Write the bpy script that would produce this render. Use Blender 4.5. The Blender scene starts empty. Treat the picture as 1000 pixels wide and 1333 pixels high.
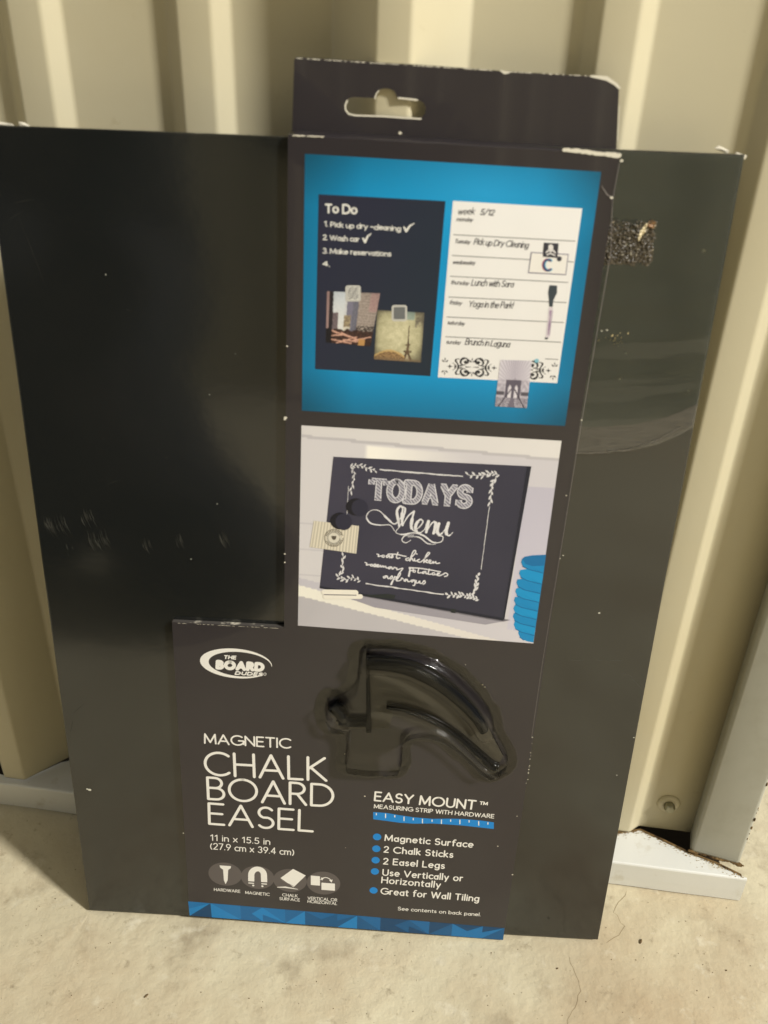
import bpy, bmesh, math, random
from mathutils import Matrix, Vector
rng = random.Random(7)
sc = bpy.context.scene
col = sc.collection

# ------------------------------------------------------------------ camera
cam_d = bpy.data.cameras.new("camera"); cam = bpy.data.objects.new("camera", cam_d); col.objects.link(cam)
R = [[0.9986140807430877, 0.04194887623013527, 0.03178379342788894],
     [0.04833935201044734, -0.4922245819525801, -0.8691250013483779],
     [-0.02081405267716945, 0.8694568722510833, -0.49357017992025765]]
C = (0.161184280540185, -0.29254025759938795, 0.4281938194663335)
m = Matrix(((R[0][0], -R[1][0], -R[2][0], C[0]), (R[0][1], -R[1][1], -R[2][1], C[1]), (R[0][2], -R[1][2], -R[2][2], C[2]), (0, 0, 0, 1)))
cam.matrix_world = m
cam_d.sensor_fit = 'HORIZONTAL'; cam_d.sensor_width = 36; cam_d.lens = 36 * 1.10775
cam_d.clip_start = 0.01; cam_d.clip_end = 50
cam_d.dof.use_dof = True; cam_d.dof.focus_distance = 0.44; cam_d.dof.aperture_fstop = 12.5
sc.camera = cam
# ------------------------------------------------------------------ light
w = bpy.data.worlds.new("World"); sc.world = w; w.use_nodes = True
w.node_tree.nodes['Background'].inputs[0].default_value = (1.0, 0.99, 0.96, 1)
w.node_tree.nodes['Background'].inputs[1].default_value = 0.31
Ld = Vector((1.1, -0.6, 1.0)).normalized()
ld = bpy.data.lights.new("ceiling_lamp", 'AREA'); ld.shape = 'RECTANGLE'; ld.size = 0.35; ld.size_y = 0.35
ld.energy = 222; ld.color = (1.0, 0.975, 0.925)
lo = bpy.data.objects.new("ceiling_lamp", ld); col.objects.link(lo)
lo.location = Vector((0.14, 0.02, 0.2)) + Ld * 3.8
lo.rotation_euler = (-Ld).to_track_quat('-Z', 'Y').to_euler()
sc.view_settings.view_transform = 'Standard'; sc.view_settings.look = 'None'
sc.view_settings.exposure = 0; sc.view_settings.gamma = 1

# ------------------------------------------------------------------ helpers
def lin(c):
    c = c / 255.0
    return c / 12.92 if c <= 0.04045 else ((c + 0.055) / 1.055) ** 2.4
def S(r, g, b): return (lin(r), lin(g), lin(b), 1)

def mat(name, color, rough=0.5, spec=0.5, metal=0.0, noise=None, bump=None, var=None, coat=0.0):
    """var=(color2, scale, lo, hi) colour variation; bump=(scale, strength, distance)"""
    M = bpy.data.materials.new(name); M.use_nodes = True
    N = M.node_tree.nodes; L = M.node_tree.links; b = N['Principled BSDF']
    b.inputs['Base Color'].default_value = color; b.inputs['Roughness'].default_value = rough
    b.inputs['Specular IOR Level'].default_value = spec; b.inputs['Metallic'].default_value = metal
    b.inputs['Coat Weight'].default_value = coat
    tc = N.new('ShaderNodeTexCoord')
    last = None
    for v in (var or []):
        c2, scale, a0, a1 = v
        n = N.new('ShaderNodeTexNoise'); n.inputs['Scale'].default_value = scale; n.inputs['Detail'].default_value = 8
        n.inputs['Roughness'].default_value = 0.65
        L.new(tc.outputs['Object'], n.inputs['Vector'])
        r = N.new('ShaderNodeMapRange'); r.inputs['From Min'].default_value = a0; r.inputs['From Max'].default_value = a1
        L.new(n.outputs['Fac'], r.inputs['Value'])
        mx = N.new('ShaderNodeMixRGB'); mx.inputs['Color2'].default_value = c2
        if last: L.new(last, mx.inputs['Color1'])
        else: mx.inputs['Color1'].default_value = color
        L.new(r.outputs[0], mx.inputs['Fac']); last = mx.outputs[0]
    if last: L.new(last, b.inputs['Base Color'])
    prev = None
    for (scale, st, dist) in (bump or []):
        n = N.new('ShaderNodeTexNoise'); n.inputs['Scale'].default_value = scale; n.inputs['Detail'].default_value = 6
        L.new(tc.outputs['Object'], n.inputs['Vector'])
        bp = N.new('ShaderNodeBump'); bp.inputs['Strength'].default_value = st; bp.inputs['Distance'].default_value = dist
        L.new(n.outputs['Fac'], bp.inputs['Height'])
        if prev: L.new(prev, bp.inputs['Normal'])
        prev = bp.outputs[0]
    if prev: L.new(prev, b.inputs['Normal'])
    return M

def link(name, verts, faces, m_, parent=None, smooth=False, kind=None, label=None):
    me = bpy.data.meshes.new(name); me.from_pydata(verts, [], faces); me.update()
    if smooth:
        for p in me.polygons: p.use_smooth = True
    if m_: me.materials.append(m_)
    o = bpy.data.objects.new(name, me); col.objects.link(o)
    if parent: o.parent = parent
    if kind: o['kind'] = kind
    if label: o['label'] = label
    return o

def empty(name, label, cat, loc=(0, 0, 0), rot=(0, 0, 0)):
    o = bpy.data.objects.new(name, None); col.objects.link(o); o.location = loc; o.rotation_euler = rot
    o.empty_display_size = 0.02
    o['label'] = label; o['category'] = cat
    return o

def from_bm(name, bm, m_, parent=None, smooth=False, mats=None, kind=None, label=None):
    me = bpy.data.meshes.new(name); bm.normal_update(); bm.to_mesh(me); bm.free()
    if smooth:
        for p in me.polygons: p.use_smooth = True
    for q in (mats or [m_]): me.materials.append(q)
    o = bpy.data.objects.new(name, me); col.objects.link(o)
    if parent: o.parent = parent
    if kind: o['kind'] = kind
    if label: o['label'] = label
    return o

# ------------------------------------------------------------------ materials
M_CONC = mat("concrete", S(186, 175, 147), 0.85, 0.3,
             var=[(S(204, 195, 166), 9, 0.42, 0.68), (S(140, 126, 102), 24, 0.56, 0.78), (S(170, 150, 120), 5, 0.5, 0.75), (S(128, 114, 90), 130, 0.60, 0.80), (S(206, 198, 174), 55, .58, .75), (S(96, 84, 64), 420, .66, .74)],
             bump=[(14, 0.3, 0.006), (60, .35, .002), (160, 0.5, 0.0012), (700, 0.45, 0.0004)])
M_WALL = mat("cream_paint", S(190, 182, 154), 0.42, 0.45, var=[(S(186, 175, 142), 5, 0.45, 0.8), (S(160,146,112), 60, 0.66, 0.85)],
             bump=[(6, 0.15, 0.004), (900, 0.12, 0.0002)])
M_GALV = mat("galvanised_flashing", S(212, 212, 205), 0.45, 0.5, metal=0.05,
             var=[(S(186, 180, 160), 60, 0.58, 0.8), (S(120, 100, 70), 180, 0.66, 0.8)], bump=[(40, 0.25, 0.001)])
M_RUST = mat("rusty_dirt", S(112, 90, 58), 0.9, 0.1, var=[(S(60, 46, 30), 150, 0.45, 0.6)], bump=[(400, 0.5, 0.001)])
M_POST = mat("grey_post_paint", S(164, 163, 150), 0.45, 0.45, var=[(S(150, 148, 132), 30, 0.5, 0.8)], bump=[(50, 0.1, 0.001)])
M_STEEL = mat("screw_steel", S(150, 146, 120), 0.4, 0.5, metal=0.4, var=[(S(90, 80, 60), 300, 0.5, 0.7)])
M_BOARD = mat("black_chalkboard", S(24, 26, 25), 0.12, 1.0, var=[(S(32, 32, 30), 5, 0.45, 0.8)], bump=[(7, 0.13, 0.004), (30, 0.03, 0.001), (1500, .02, .0001)])
M_CORE = mat("worn_card_edge", S(70, 66, 62), 0.8, 0.2, var=[(S(190, 182, 164), 110, 0.55, 0.66)])
M_CARD = mat("dark_printed_card", S(42, 38, 41), 0.30, 0.5, coat=.35, bump=[(9, 0.12, 0.004), (500, 0.06, 0.0002)])
M_WHITEWEAR = mat("torn_white_paper", S(206, 200, 182), 0.85, 0.2)
_pm = {}
def P_(r, g, b, rough=0.33, spec=0.45):
    k = (r, g, b, rough)
    if k not in _pm: _pm[k] = mat("print_ink_%d_%d_%d" % (r, g, b), S(r, g, b), rough, spec)
    return _pm[k]
INK = P_(224, 221, 213); 

def vcol_mat():
    M = bpy.data.materials.new("printed_picture"); M.use_nodes = True
    N = M.node_tree.nodes; L = M.node_tree.links; b = N['Principled BSDF']
    a = N.new('ShaderNodeAttribute'); a.attribute_name = 'ink'
    L.new(a.outputs['Color'], b.inputs['Base Color']); b.inputs['Roughness'].default_value = 0.33
    b.inputs['Specular IOR Level'].default_value = 0.45
    return M
M_PIC = vcol_mat()

def clear_mat(name, rough, ior, tint, haze=0.0, hazec=(0.5, 0.5, 0.45, 1), bump=None):
    M = bpy.data.materials.new(name); M.use_nodes = True
    N = M.node_tree.nodes; L = M.node_tree.links; N.clear()
    out = N.new('ShaderNodeOutputMaterial'); t = N.new('ShaderNodeBsdfTransparent'); t.inputs[0].default_value = tint
    g = N.new('ShaderNodeBsdfGlossy'); g.inputs['Roughness'].default_value = rough
    f = N.new('ShaderNodeFresnel'); f.inputs[0].default_value = ior
    mx = N.new('ShaderNodeMixShader'); L.new(f.outputs[0], mx.inputs[0]); L.new(t.outputs[0], mx.inputs[1]); L.new(g.outputs[0], mx.inputs[2])
    res = mx.outputs[0]
    if haze:
        d = N.new('ShaderNodeBsdfDiffuse'); d.inputs[0].default_value = hazec
        m2 = N.new('ShaderNodeMixShader'); m2.inputs[0].default_value = haze
        L.new(res, m2.inputs[1]); L.new(d.outputs[0], m2.inputs[2]); res = m2.outputs[0]
    if bump:
        tc = N.new('ShaderNodeTexCoord'); prev = None
        for (vec, scale, st, dist) in bump:
            mp = N.new('ShaderNodeMapping'); mp.inputs['Scale'].default_value = vec
            n = N.new('ShaderNodeTexNoise'); n.inputs['Scale'].default_value = scale
            L.new(tc.outputs['Object'], mp.inputs[0]); L.new(mp.outputs[0], n.inputs['Vector'])
            bp = N.new('ShaderNodeBump'); bp.inputs['Strength'].default_value = st; bp.inputs['Distance'].default_value = dist
            L.new(n.outputs['Fac'], bp.inputs['Height'])
            if prev: L.new(prev, bp.inputs['Normal'])
            prev = bp.outputs[0]
        L.new(prev, g.inputs['Normal']); L.new(prev, f.inputs['Normal'])
    L.new(res, out.inputs[0])
    return M

# ------------------------------------------------------------------ floor
def floor_z(x, y):
    from mathutils import noise
    if abs(x) > 1 or abs(y) > 1: return -0.0008
    return 0.0009 * noise.noise(Vector((x * 9, y * 9, 0.3))) + 0.0004 * noise.noise(Vector((x * 40, y * 40, 1.3))) - 0.0008
def make_floor():
    vs, fs = [], []
    def coords(a, b, fine0, fine1, n, m_):
        out = [a + (fine0 - a) * i / m_ for i in range(m_)]
        out += [fine0 + (fine1 - fine0) * i / n for i in range(n)]
        out += [fine1 + (b - fine1) * i / m_ for i in range(m_ + 1)]
        return out
    xs = coords(-4, 4, -0.35, 0.65, 160, 6); ys = coords(-4, 4, -0.30, 0.25, 90, 6)
    from mathutils import noise
    for y in ys:
        for x in xs:
            vs.append((x, y, floor_z(x, y)))
    nx = len(xs)
    for j in range(len(ys) - 1):
        for i in range(nx - 1):
            a = j * nx + i; fs.append((a, a + 1, a + nx + 1, a + nx))
    o = link("floor", vs, fs, M_CONC, smooth=True, kind='structure')
    return o
floor = make_floor()

def crack(name, pts, wd, m_, z=0.0008):
    """a thin jagged ribbon lying in the floor surface"""
    P = []
    for (a, b) in zip(pts, pts[1:]):
        n = max(2, int(math.dist(a, b) / 0.003))
        for k in range(n):
            t = k / n
            P.append((a[0] + (b[0] - a[0]) * t + rng.uniform(-.0007, .0007), a[1] + (b[1] - a[1]) * t + rng.uniform(-.0011, .0011)))
    vs, fs = [], []
    P = [p for i, p in enumerate(P) if i == 0 or math.dist(p, P[i - 1]) > .0012]
    for i, p in enumerate(P):
        q = P[min(i + 1, len(P) - 1)]; r = P[max(i - 1, 0)]
        dx, dy = q[0] - r[0], q[1] - r[1]; l = math.hypot(dx, dy) or 1
        ww = wd * rng.uniform(.35, 1.0) * (0.3 if i in (0, len(P) - 1) else 1)
        z = floor_z(p[0], p[1]) + .00008; vs += [(p[0] - dy / l * ww, p[1] + dx / l * ww, z), (p[0] + dy / l * ww, p[1] - dx / l * ww, z)]
        if i: fs.append((2 * i - 2, 2 * i - 1, 2 * i + 1, 2 * i))
    return link(name, vs, fs, m_, parent=floor)
M_CRACK = mat("crack_dirt", S(140, 124, 96), 0.95, 0.1)
crack("floor_crack", [(0.302, 0.034), (0.292, 0.020), (0.296, 0.010), (0.286, 0.002), (0.282, -0.004)], 0.00022, M_CRACK)
crack("floor_crack", [(0.262, -0.010), (0.266, -0.028), (0.256, -0.044), (0.258, -0.075), (0.248, -0.11)], 0.00014, M_CRACK)

def grit():
    bm = bmesh.new()
    M1 = mat("grit_bits", S(104, 86, 60), 0.8, 0.2)
    spots = [(0.303, 0.002, .0018, .0007, 1.1), (-0.055, -0.022, .0012, .0005, .6), (0.044, -0.044, .0015, .0005, .9), (0.345, -0.012, .0006, .0004, .2),
             (0.255, 0.0035 - .02, .0008, .0004, .5)]
    for _ in range(260):
        spots.append((rng.uniform(-.12, .42), rng.uniform(-.10, .03), rng.uniform(.00015, .0004), rng.uniform(.0001, .0003), rng.uniform(0, 3)))
    for (x, y, a, b, r) in spots:
        if 0.0 < x < .28 and y > -.004: continue
        mt = Matrix.Translation((x, y, floor_z(x, y) + b * .6)) @ Matrix.Rotation(r, 4, 'Z') @ Matrix.Diagonal((a, b, b, 1))
        bmesh.ops.create_icosphere(bm, subdivisions=1, radius=1, matrix=mt)
    o = from_bm("grit", bm, M1, smooth=True)
    o['kind'] = 'stuff'; o['label'] = 'tiny dark grit and crumbs scattered over the concrete floor'; o['category'] = 'grit'
grit()

# ------------------------------------------------------------------ wall (local: x along the wall, y into it, z up)
WA = (-0.08037569, 0.06928306, 0); WR = math.radians(-4.97337963)
wall = empty("metal_wall", "cream painted ribbed sheet metal wall behind the leaning chalkboard", "wall", WA, (0, 0, WR))
wall['kind'] = 'thing'
BACK = 0.028
def minor(c, h=.0056): return [(c - 12.5, BACK), (c - 6.8, BACK - h), (c + 6.8, BACK - h), (c + 13, BACK)]
def major(c): return [(c - 26, BACK), (c - 6.5, .0045), (c + 6.5, .0045), (c + 26, BACK)]
prof = [(-640, BACK)]
for c, k in [(-520,1),(-440,0),(-368,0),(-288,0),(-215,1),(-135,0),(-62,0),(11,1),(84,0),(152,0),(231,1),(311,0),(378,0)]:
    prof += major(c) if k else minor(c)
prof += [(438, BACK)]
def round_profile(p, r=1.4):
    out = [p[0]]
    for i in range(1, len(p) - 1):
        a, b, c = [Vector((q[0], q[1] * 1000)) for q in (p[i - 1], p[i], p[i + 1])]
        u = (a - b); v = (c - b); ru = min(r, u.length * .45); rv = min(r, v.length * .45)
        s = b + u.normalized() * ru; e = b + v.normalized() * rv
        for k in range(5):
            t = k / 4; q = s * (1 - t) ** 2 + b * 2 * t * (1 - t) + e * t * t
            out.append((q.x, q.y / 1000))
    out.append(p[-1]); return out
pr = round_profile(prof)
zs = [0.0195, 0.0203, 0.03, 0.08, 0.15, 0.3, 0.5, 0.8, 1.2, 1.8, 2.4]
vs, fs = [], []
for z in zs:
    for (u, o) in pr: vs.append((u / 1000, o, z))
npf = len(pr)
for j in range(len(zs) - 1):
    for i in range(npf - 1):
        a = j * npf + i; fs.append((a, a + 1, a + npf + 1, a + npf))
panel = link("wall_panel", vs, fs, M_WALL, wall, smooth=True)
sm = panel.modifiers.new("thickness", 'SOLIDIFY'); sm.thickness = 0.0009; sm.offset = -1

# sill flashing: front face, top flange with an uneven back edge, cut right end
def flashing():
    us = [-640 + i * 6 for i in range(int((447 + 640) / 6) + 1)] + [447.5]
    key = [(-640, 20), (-40, 14), (-12, 9), (3, 7), (15, 7.5), (23, 11.5), (28, 19), (35, 25), (60, 28), (130, 27), (200, 24), (215, 10), (232, 8), (250, 12), (268, 24),
           (340, 22), (378, 22), (392, 26), (405, 20.3), (419, 13.3), (433, 8.6), (447.5, 1.2)]
    def back(u):
        for (a, b), (c, d) in zip(key, key[1:]):
            if a <= u <= c: return b + (d - b) * (u - a) / (c - a)
        return 8
    bm = bmesh.new(); rows = []
    from mathutils import noise
    for u in us:
        wob = noise.noise(Vector((u * .03, 0, 0))) * .35
        bk = back(u) + noise.noise(Vector((u * .12, 3, 0))) * .5
        tip = 1.6 if u > 447 else 0
        z0 = 0.2 + tip * 0
        pts = [(u, wob + .1, z0), (u, wob, 8), (u, wob * .6 + .1, 17.6), (u, .45 + wob * .5, 18.3), (u, 1.2, 18.6), (u, min(bk * .5 + .6, bk), 18.5 + wob * .3), (u, bk, 18.3), (u, bk, 17.5), (u, 1.3, 17.7), (u, .9, 17.2), (u, .9, .2)]
        rows.append([bm.verts.new((p[0] / 1000, p[1] / 1000, p[2] / 1000)) for p in pts])
    for a, b in zip(rows, rows[1:]):
        for k in range(len(a)):
            k2 = (k + 1) % len(a)
            bm.faces.new((a[k], b[k], b[k2], a[k2]))
    bm.faces.new(rows[-1][::-1]); bm.faces.new(rows[0])
    bmesh.ops.recalc_face_normals(bm, faces=bm.faces)
    o = from_bm("sill_flashing", bm, M_GALV, wall, smooth=False)
    # dirt line along the torn back edge at the right-hand end
    bm = bmesh.new(); prev = None
    for i in range(60):
        u = 374 + i * 1.2; bk = back(u)
        a = bm.verts.new((u / 1000, (bk - .5 - rng.random() * 1.0) / 1000, .01875)); b = bm.verts.new((u / 1000, (bk + .5) / 1000, .0189))
        if prev: bm.faces.new((prev[0], a, b, prev[1]))
        prev = (a, b)
    from_bm("rust_line", bm, M_RUST, o)
    bm = bmesh.new()
    for _ in range(300):
        u = rng.uniform(374, 446); s_ = rng.uniform(.08, .35) / 1000; dd = rng.expovariate(.7)
        bmesh.ops.create_icosphere(bm, subdivisions=1, radius=1, matrix=Matrix.Translation((u / 1000, max(back(u) - .4 - dd, 1) / 1000, .0187)) @ Matrix.Diagonal((s_ * 1.5, s_, s_ * .3, 1)))
    from_bm("dirt_crumbs", bm, mat("brown_dirt", S(156, 136, 98), .95, .1), o, kind='stuff')
    return o
flash = flashing()
# dark slab whose colour stands in for shade in the hollow under the panel
gap = link("shaded_gap", [(-.64, .0085, .002), (.44, .0085, .002), (.44, .060, .002), (-.64, .060, .002),
                            (-.64, .0085, .004), (.44, .0085, .004), (.44, .060, .004), (-.64, .060, .004)],
           [(0, 1, 5, 4), (1, 2, 6, 5), (2, 3, 7, 6), (3, 0, 4, 7), (4, 5, 6, 7)], mat("hollow_shade", S(38, 32, 24), 0.95, 0.1), wall)

def screw(u, z, par):
    bm = bmesh.new()
    # washer: dished ring
    rings = [(0.0, .0014), (.0030, .0014), (.0040, .0019), (.0056, .0016), (.0066, .0006), (.0066, 0)]
    n = 28; rr = []
    for (r, h) in rings[1:]:
        rr.append([bm.verts.new((u / 1000 + r * math.cos(2 * math.pi * k / n), BACK - h, z / 1000 + r * math.sin(2 * math.pi * k / n))) for k in range(n)])
    for a, b in zip(rr, rr[1:]):
        for k in range(n): bm.faces.new((a[k], a[(k + 1) % n], b[(k + 1) % n], b[k]))
    bm.faces.new(rr[0])
    bmesh.ops.recalc_face_normals(bm, faces=bm.faces)
    o = from_bm("screw", bm, M_WALL, par, smooth=True)
    bm = bmesh.new(); hh = []
    for (r, h) in [(.0032, .0015), (.0031, .0045), (.0024, .0053)]:
        hh.append([bm.verts.new((u / 1000 + r * math.cos(math.pi * k / 3 + .2), BACK - h, z / 1000 + r * math.sin(math.pi * k / 3 + .2))) for k in range(6)])
    for a, b in zip(hh, hh[1:]):
        for k in range(6): bm.faces.new((a[k], a[(k + 1) % 6], b[(k + 1) % 6], b[k]))
    bm.faces.new(hh[-1]); bmesh.ops.recalc_face_normals(bm, faces=bm.faces)
    from_bm("hex_head", bm, M_STEEL, o)
screw(404.3, 41.0, wall)

# ------------------------------------------------------------------ post (door jamb)
post = empty("metal_post", "grey painted steel post standing on the right end of the white flashing", "post",
             (WA[0] + .4184 * math.cos(WR) - .0142 * math.sin(WR), WA[1] + .4184 * math.sin(WR) + .0142 * math.cos(WR), 0.0190), (0, 0, WR - math.radians(11)))
post["kind"] = "thing"
bm = bmesh.new()
W_, D_, r_ = .0272, .034, .0022
base = []
for cx, cy, a0 in [(r_, r_, 180), (W_ - r_, r_, 270), (W_ - r_, D_ - r_, 0), (r_, D_ - r_, 90)]:
    for k in range(5):
        a = math.radians(a0 + 22.5 * k); base.append((cx + r_ * math.cos(a), cy + r_ * math.sin(a)))
zz = [0, .002, .02, .06, .2, .6, 1.4, 2.38]; rows = []
for z in zz: rows.append([bm.verts.new((x, y, z)) for x, y in base])
for a, b in zip(rows, rows[1:]):
    for k in range(len(a)): bm.faces.new((a[k], a[(k + 1) % len(a)], b[(k + 1) % len(a)], b[k]))
bm.faces.new(rows[0][::-1]); bm.faces.new(rows[-1])
pb = from_bm("post_body", bm, M_POST, post, smooth=True)
# chipped rusty right edge
bm = bmesh.new()
for _ in range(16):
    z = rng.choice([rng.uniform(.02, .03), rng.uniform(.035, .045), rng.uniform(.06, .075)]) + rng.gauss(0, .001); s = rng.uniform(.0003, .0012)
    x = W_ - .0008 + rng.uniform(0, .0006)
    mt = Matrix.Translation((x, rng.uniform(.0001, .0012), z)) @ Matrix.Diagonal((s * .5, s * .3, s * 1.4, 1))
    bmesh.ops.create_icosphere(bm, subdivisions=1, radius=1, matrix=mt)
from_bm("rust_chips", bm, M_RUST, post, kind='stuff')
bm = bmesh.new()
for _ in range(60):
    t = rng.random(); s = rng.uniform(.0005, .0012)
    mt = Matrix.Translation((t * W_ * 1.06, rng.uniform(-.0006, .0006), rng.uniform(0, .0008))) @ Matrix.Diagonal((s * 1.6, s, s * .6, 1))
    bmesh.ops.create_icosphere(bm, subdivisions=1, radius=1, matrix=mt)
from_bm("rust_crust", bm, M_RUST, post, kind='stuff')

# ================================================================== the package
LEAN = 0.11283032487549802
pack = empty("packaged_chalkboard", "shrink wrapped black magnetic chalkboard in printed card sleeve leaning on the wall", "chalkboard",
             (0, 0, 0.0014), (math.pi / 2 - LEAN, 0, 0))
# photo measurement -> millimetres on the flat faces of the package (x right, y up the board)
HM = {0: [0.27331973260257425, -0.03704287148940838, 12.10205765075918, 0.021600238579055887, -0.36862871694350463, 434.52608629824084, 3.0234002484397015e-05, -0.00031043604201242705],
      1: [0.27110109839215707, -0.03715026767192563, 13.334180015173544, 0.021519579804651162, -0.36658692088172157, 434.17164006409274, 3.0234002484397222e-05, -0.0003104360420124273],
      2: [0.278073948767754, -0.03681273681258569, 9.461795441299847, 0.0217730788099231, -0.3730039942187546, 435.2856139428445, 3.0234002484397588e-05, -0.00031043604201242726]}
CARD, BOARD, TAB = 1, 0, 2
class Fr:
    """measuring frame: an enlarged crop of the photograph"""
    def __init__(s, x0, y0, k, plane=CARD): s.x0, s.y0, s.k, s.h = x0, y0, k, HM[plane]
    def __call__(s, x, y):
        x = s.x0 + x / s.k; y = s.y0 + y / s.k; h = s.h; d = h[6] * x + h[7] * y + 1
        return ((h[0] * x + h[1] * y + h[2]) / d, (h[3] * x + h[4] * y + h[5]) / d)
PX = Fr(0, 0, 1); PB = Fr(0, 0, 1, BOARD); PT = Fr(0, 0, 1, TAB)
Z2 = Fr(380, 190, 4.3); Z3 = Fr(560, 200, 3.704); Z4 = Fr(380, 540, 2.778); Z5 = Fr(400, 820, 3.3333)
Z6 = Fr(220, 800, 3.031); Z7 = Fr(460, 1010, 4.167)
ZC = 2.8     # card face height above the board, mm
LAY = 0.03   # thickness step of printed layers, mm

def prism(name, pts, z0, z1, m_front, m_side, parent, label=None, bevel=0, holes=()):
    """outline in mm extruded between heights z0 < z1 (mm)"""
    bm = bmesh.new(); es = []
    for loop in [pts] + list(holes):
        vs = [bm.verts.new((x / 1000, y / 1000, z1 / 1000)) for x, y in loop]
        for i in range(len(vs)): es.append(bm.edges.new((vs[i], vs[(i + 1) % len(vs)])))
    bmesh.ops.triangle_fill(bm, edges=es, use_beauty=True)
    for f in bm.faces:
        f.normal_update()
        if f.normal.z < 0: f.normal_flip()
    top = list(bm.faces)
    r = bmesh.ops.extrude_face_region(bm, geom=top)
    vv = [g for g in r['geom'] if isinstance(g, bmesh.types.BMVert)]
    newf = set(g for g in r['geom'] if isinstance(g, bmesh.types.BMFace))
    # extruded copy becomes the front, originals go back
    for v in bm.verts:
        v.co.z = z0 / 1000
    for v in vv: v.co.z = z1 / 1000
    bmesh.ops.recalc_face_normals(bm, faces=bm.faces)
    for f in bm.faces:
        f.normal_update()
        f.material_index = 0 if abs(f.normal.z) > .5 else 1
    return from_bm(name, bm, None, parent, mats=[m_front, m_side], label=label)

def flat(name, pts, layer, m_, parent, label=None, base=ZC):
    """a flat printed patch"""
    z = (base + LAY * layer) / 1000
    bm = bmesh.new(); vs = [bm.verts.new((x / 1000, y / 1000, z)) for x, y in pts]
    es = [bm.edges.new((vs[i], vs[(i + 1) % len(vs)])) for i in range(len(vs))]
    bmesh.ops.triangle_fill(bm, edges=es)
    for f in bm.faces:
        f.normal_update()
        if f.normal.z < 0: f.normal_flip()
    return from_bm(name, bm, m_, parent, label=label)

class Ink:
    """collects flat ribbons and patches of one ink in one mesh"""
    def __init__(s): s.v = []; s.f = []; s.k = 0
    def _z(s): s.k += 1; return (s.k % 12) * 0.0012
    def stroke(s, pts, wd, cap=True):
        P = [Vector(p) for p in pts]; Q = [P[0]]
        for p in P[1:]:
            if (p - Q[-1]).length > 1e-3: Q.append(p)
        P = Q
        if len(P) < 2: P = [P[0], P[0] + Vector((.01, 0))]
        W = wd if isinstance(wd, (list, tuple)) else [wd] * len(P)
        if len(W) != len(P): W = [W[min(len(W) - 1, int(i * len(W) / len(P)))] for i in range(len(P))]
        # split at sharp corners
        st = 0
        for i in range(1, len(P) - 1):
            a = (P[i] - P[i - 1]).normalized(); b = (P[i + 1] - P[i]).normalized()
            if a.dot(b) < 0.55: s._run(P[st:i + 1], W[st:i + 1], cap); st = i
        s._run(P[st:], W[st:], cap)
    def _run(s, P, W, cap):
        z = s._z(); n = len(P); L, Rr = [], []
        for i in range(n):
            a = P[max(i - 1, 0)]; b = P[min(i + 1, n - 1)]; d = (b - a).normalized(); nn = Vector((-d.y, d.x)) * W[i] / 2
            L.append(P[i] + nn); Rr.append(P[i] - nn)
        b0 = len(s.v)
        for i in range(n): s.v += [(L[i].x, L[i].y, z), (Rr[i].x, Rr[i].y, z)]
        for i in range(1, n): s.f.append((b0 + 2 * i - 2, b0 + 2 * i - 1, b0 + 2 * i + 1, b0 + 2 * i))
        if cap:
            for (c, e, d, w_) in ((P[0], 0, P[0] - P[1], W[0]), (P[-1], 2 * n - 2, P[-1] - P[-2], W[-1])):
                d = d.normalized(); nn = Vector((-d.y, d.x)); k0 = len(s.v); r = w_ / 2
                for k in range(7):
                    a = math.pi * k / 6; q = c + nn * (r * math.cos(a)) + d * (r * math.sin(a)); s.v.append((q.x, q.y, z))
                s.f.append(tuple(range(k0 + 6, k0 - 1, -1)))
    def poly(s, pts):
        z = s._z(); b0 = len(s.v); s.v += [(x, y, z) for x, y in pts]
        ar = sum(a[0] * b[1] - b[0] * a[1] for a, b in zip(pts, pts[1:] + pts[:1]))
        f = list(range(b0, b0 + len(pts))); s.f.append(tuple(f if ar > 0 else f[::-1]))
    def disc(s, c, rx, ry=None, n=24):
        ry = ry or rx; s.poly([(c[0] + rx * math.cos(2 * math.pi * k / n), c[1] + ry * math.sin(2 * math.pi * k / n)) for k in range(n)])
    def build(s, name, layer, m_, parent, label=None, base=ZC):
        z = base + LAY * layer
        return link(name, [(x / 1000, y / 1000, (z + dz) / 1000) for x, y, dz in s.v], s.f, m_, parent, label=label)

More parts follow.
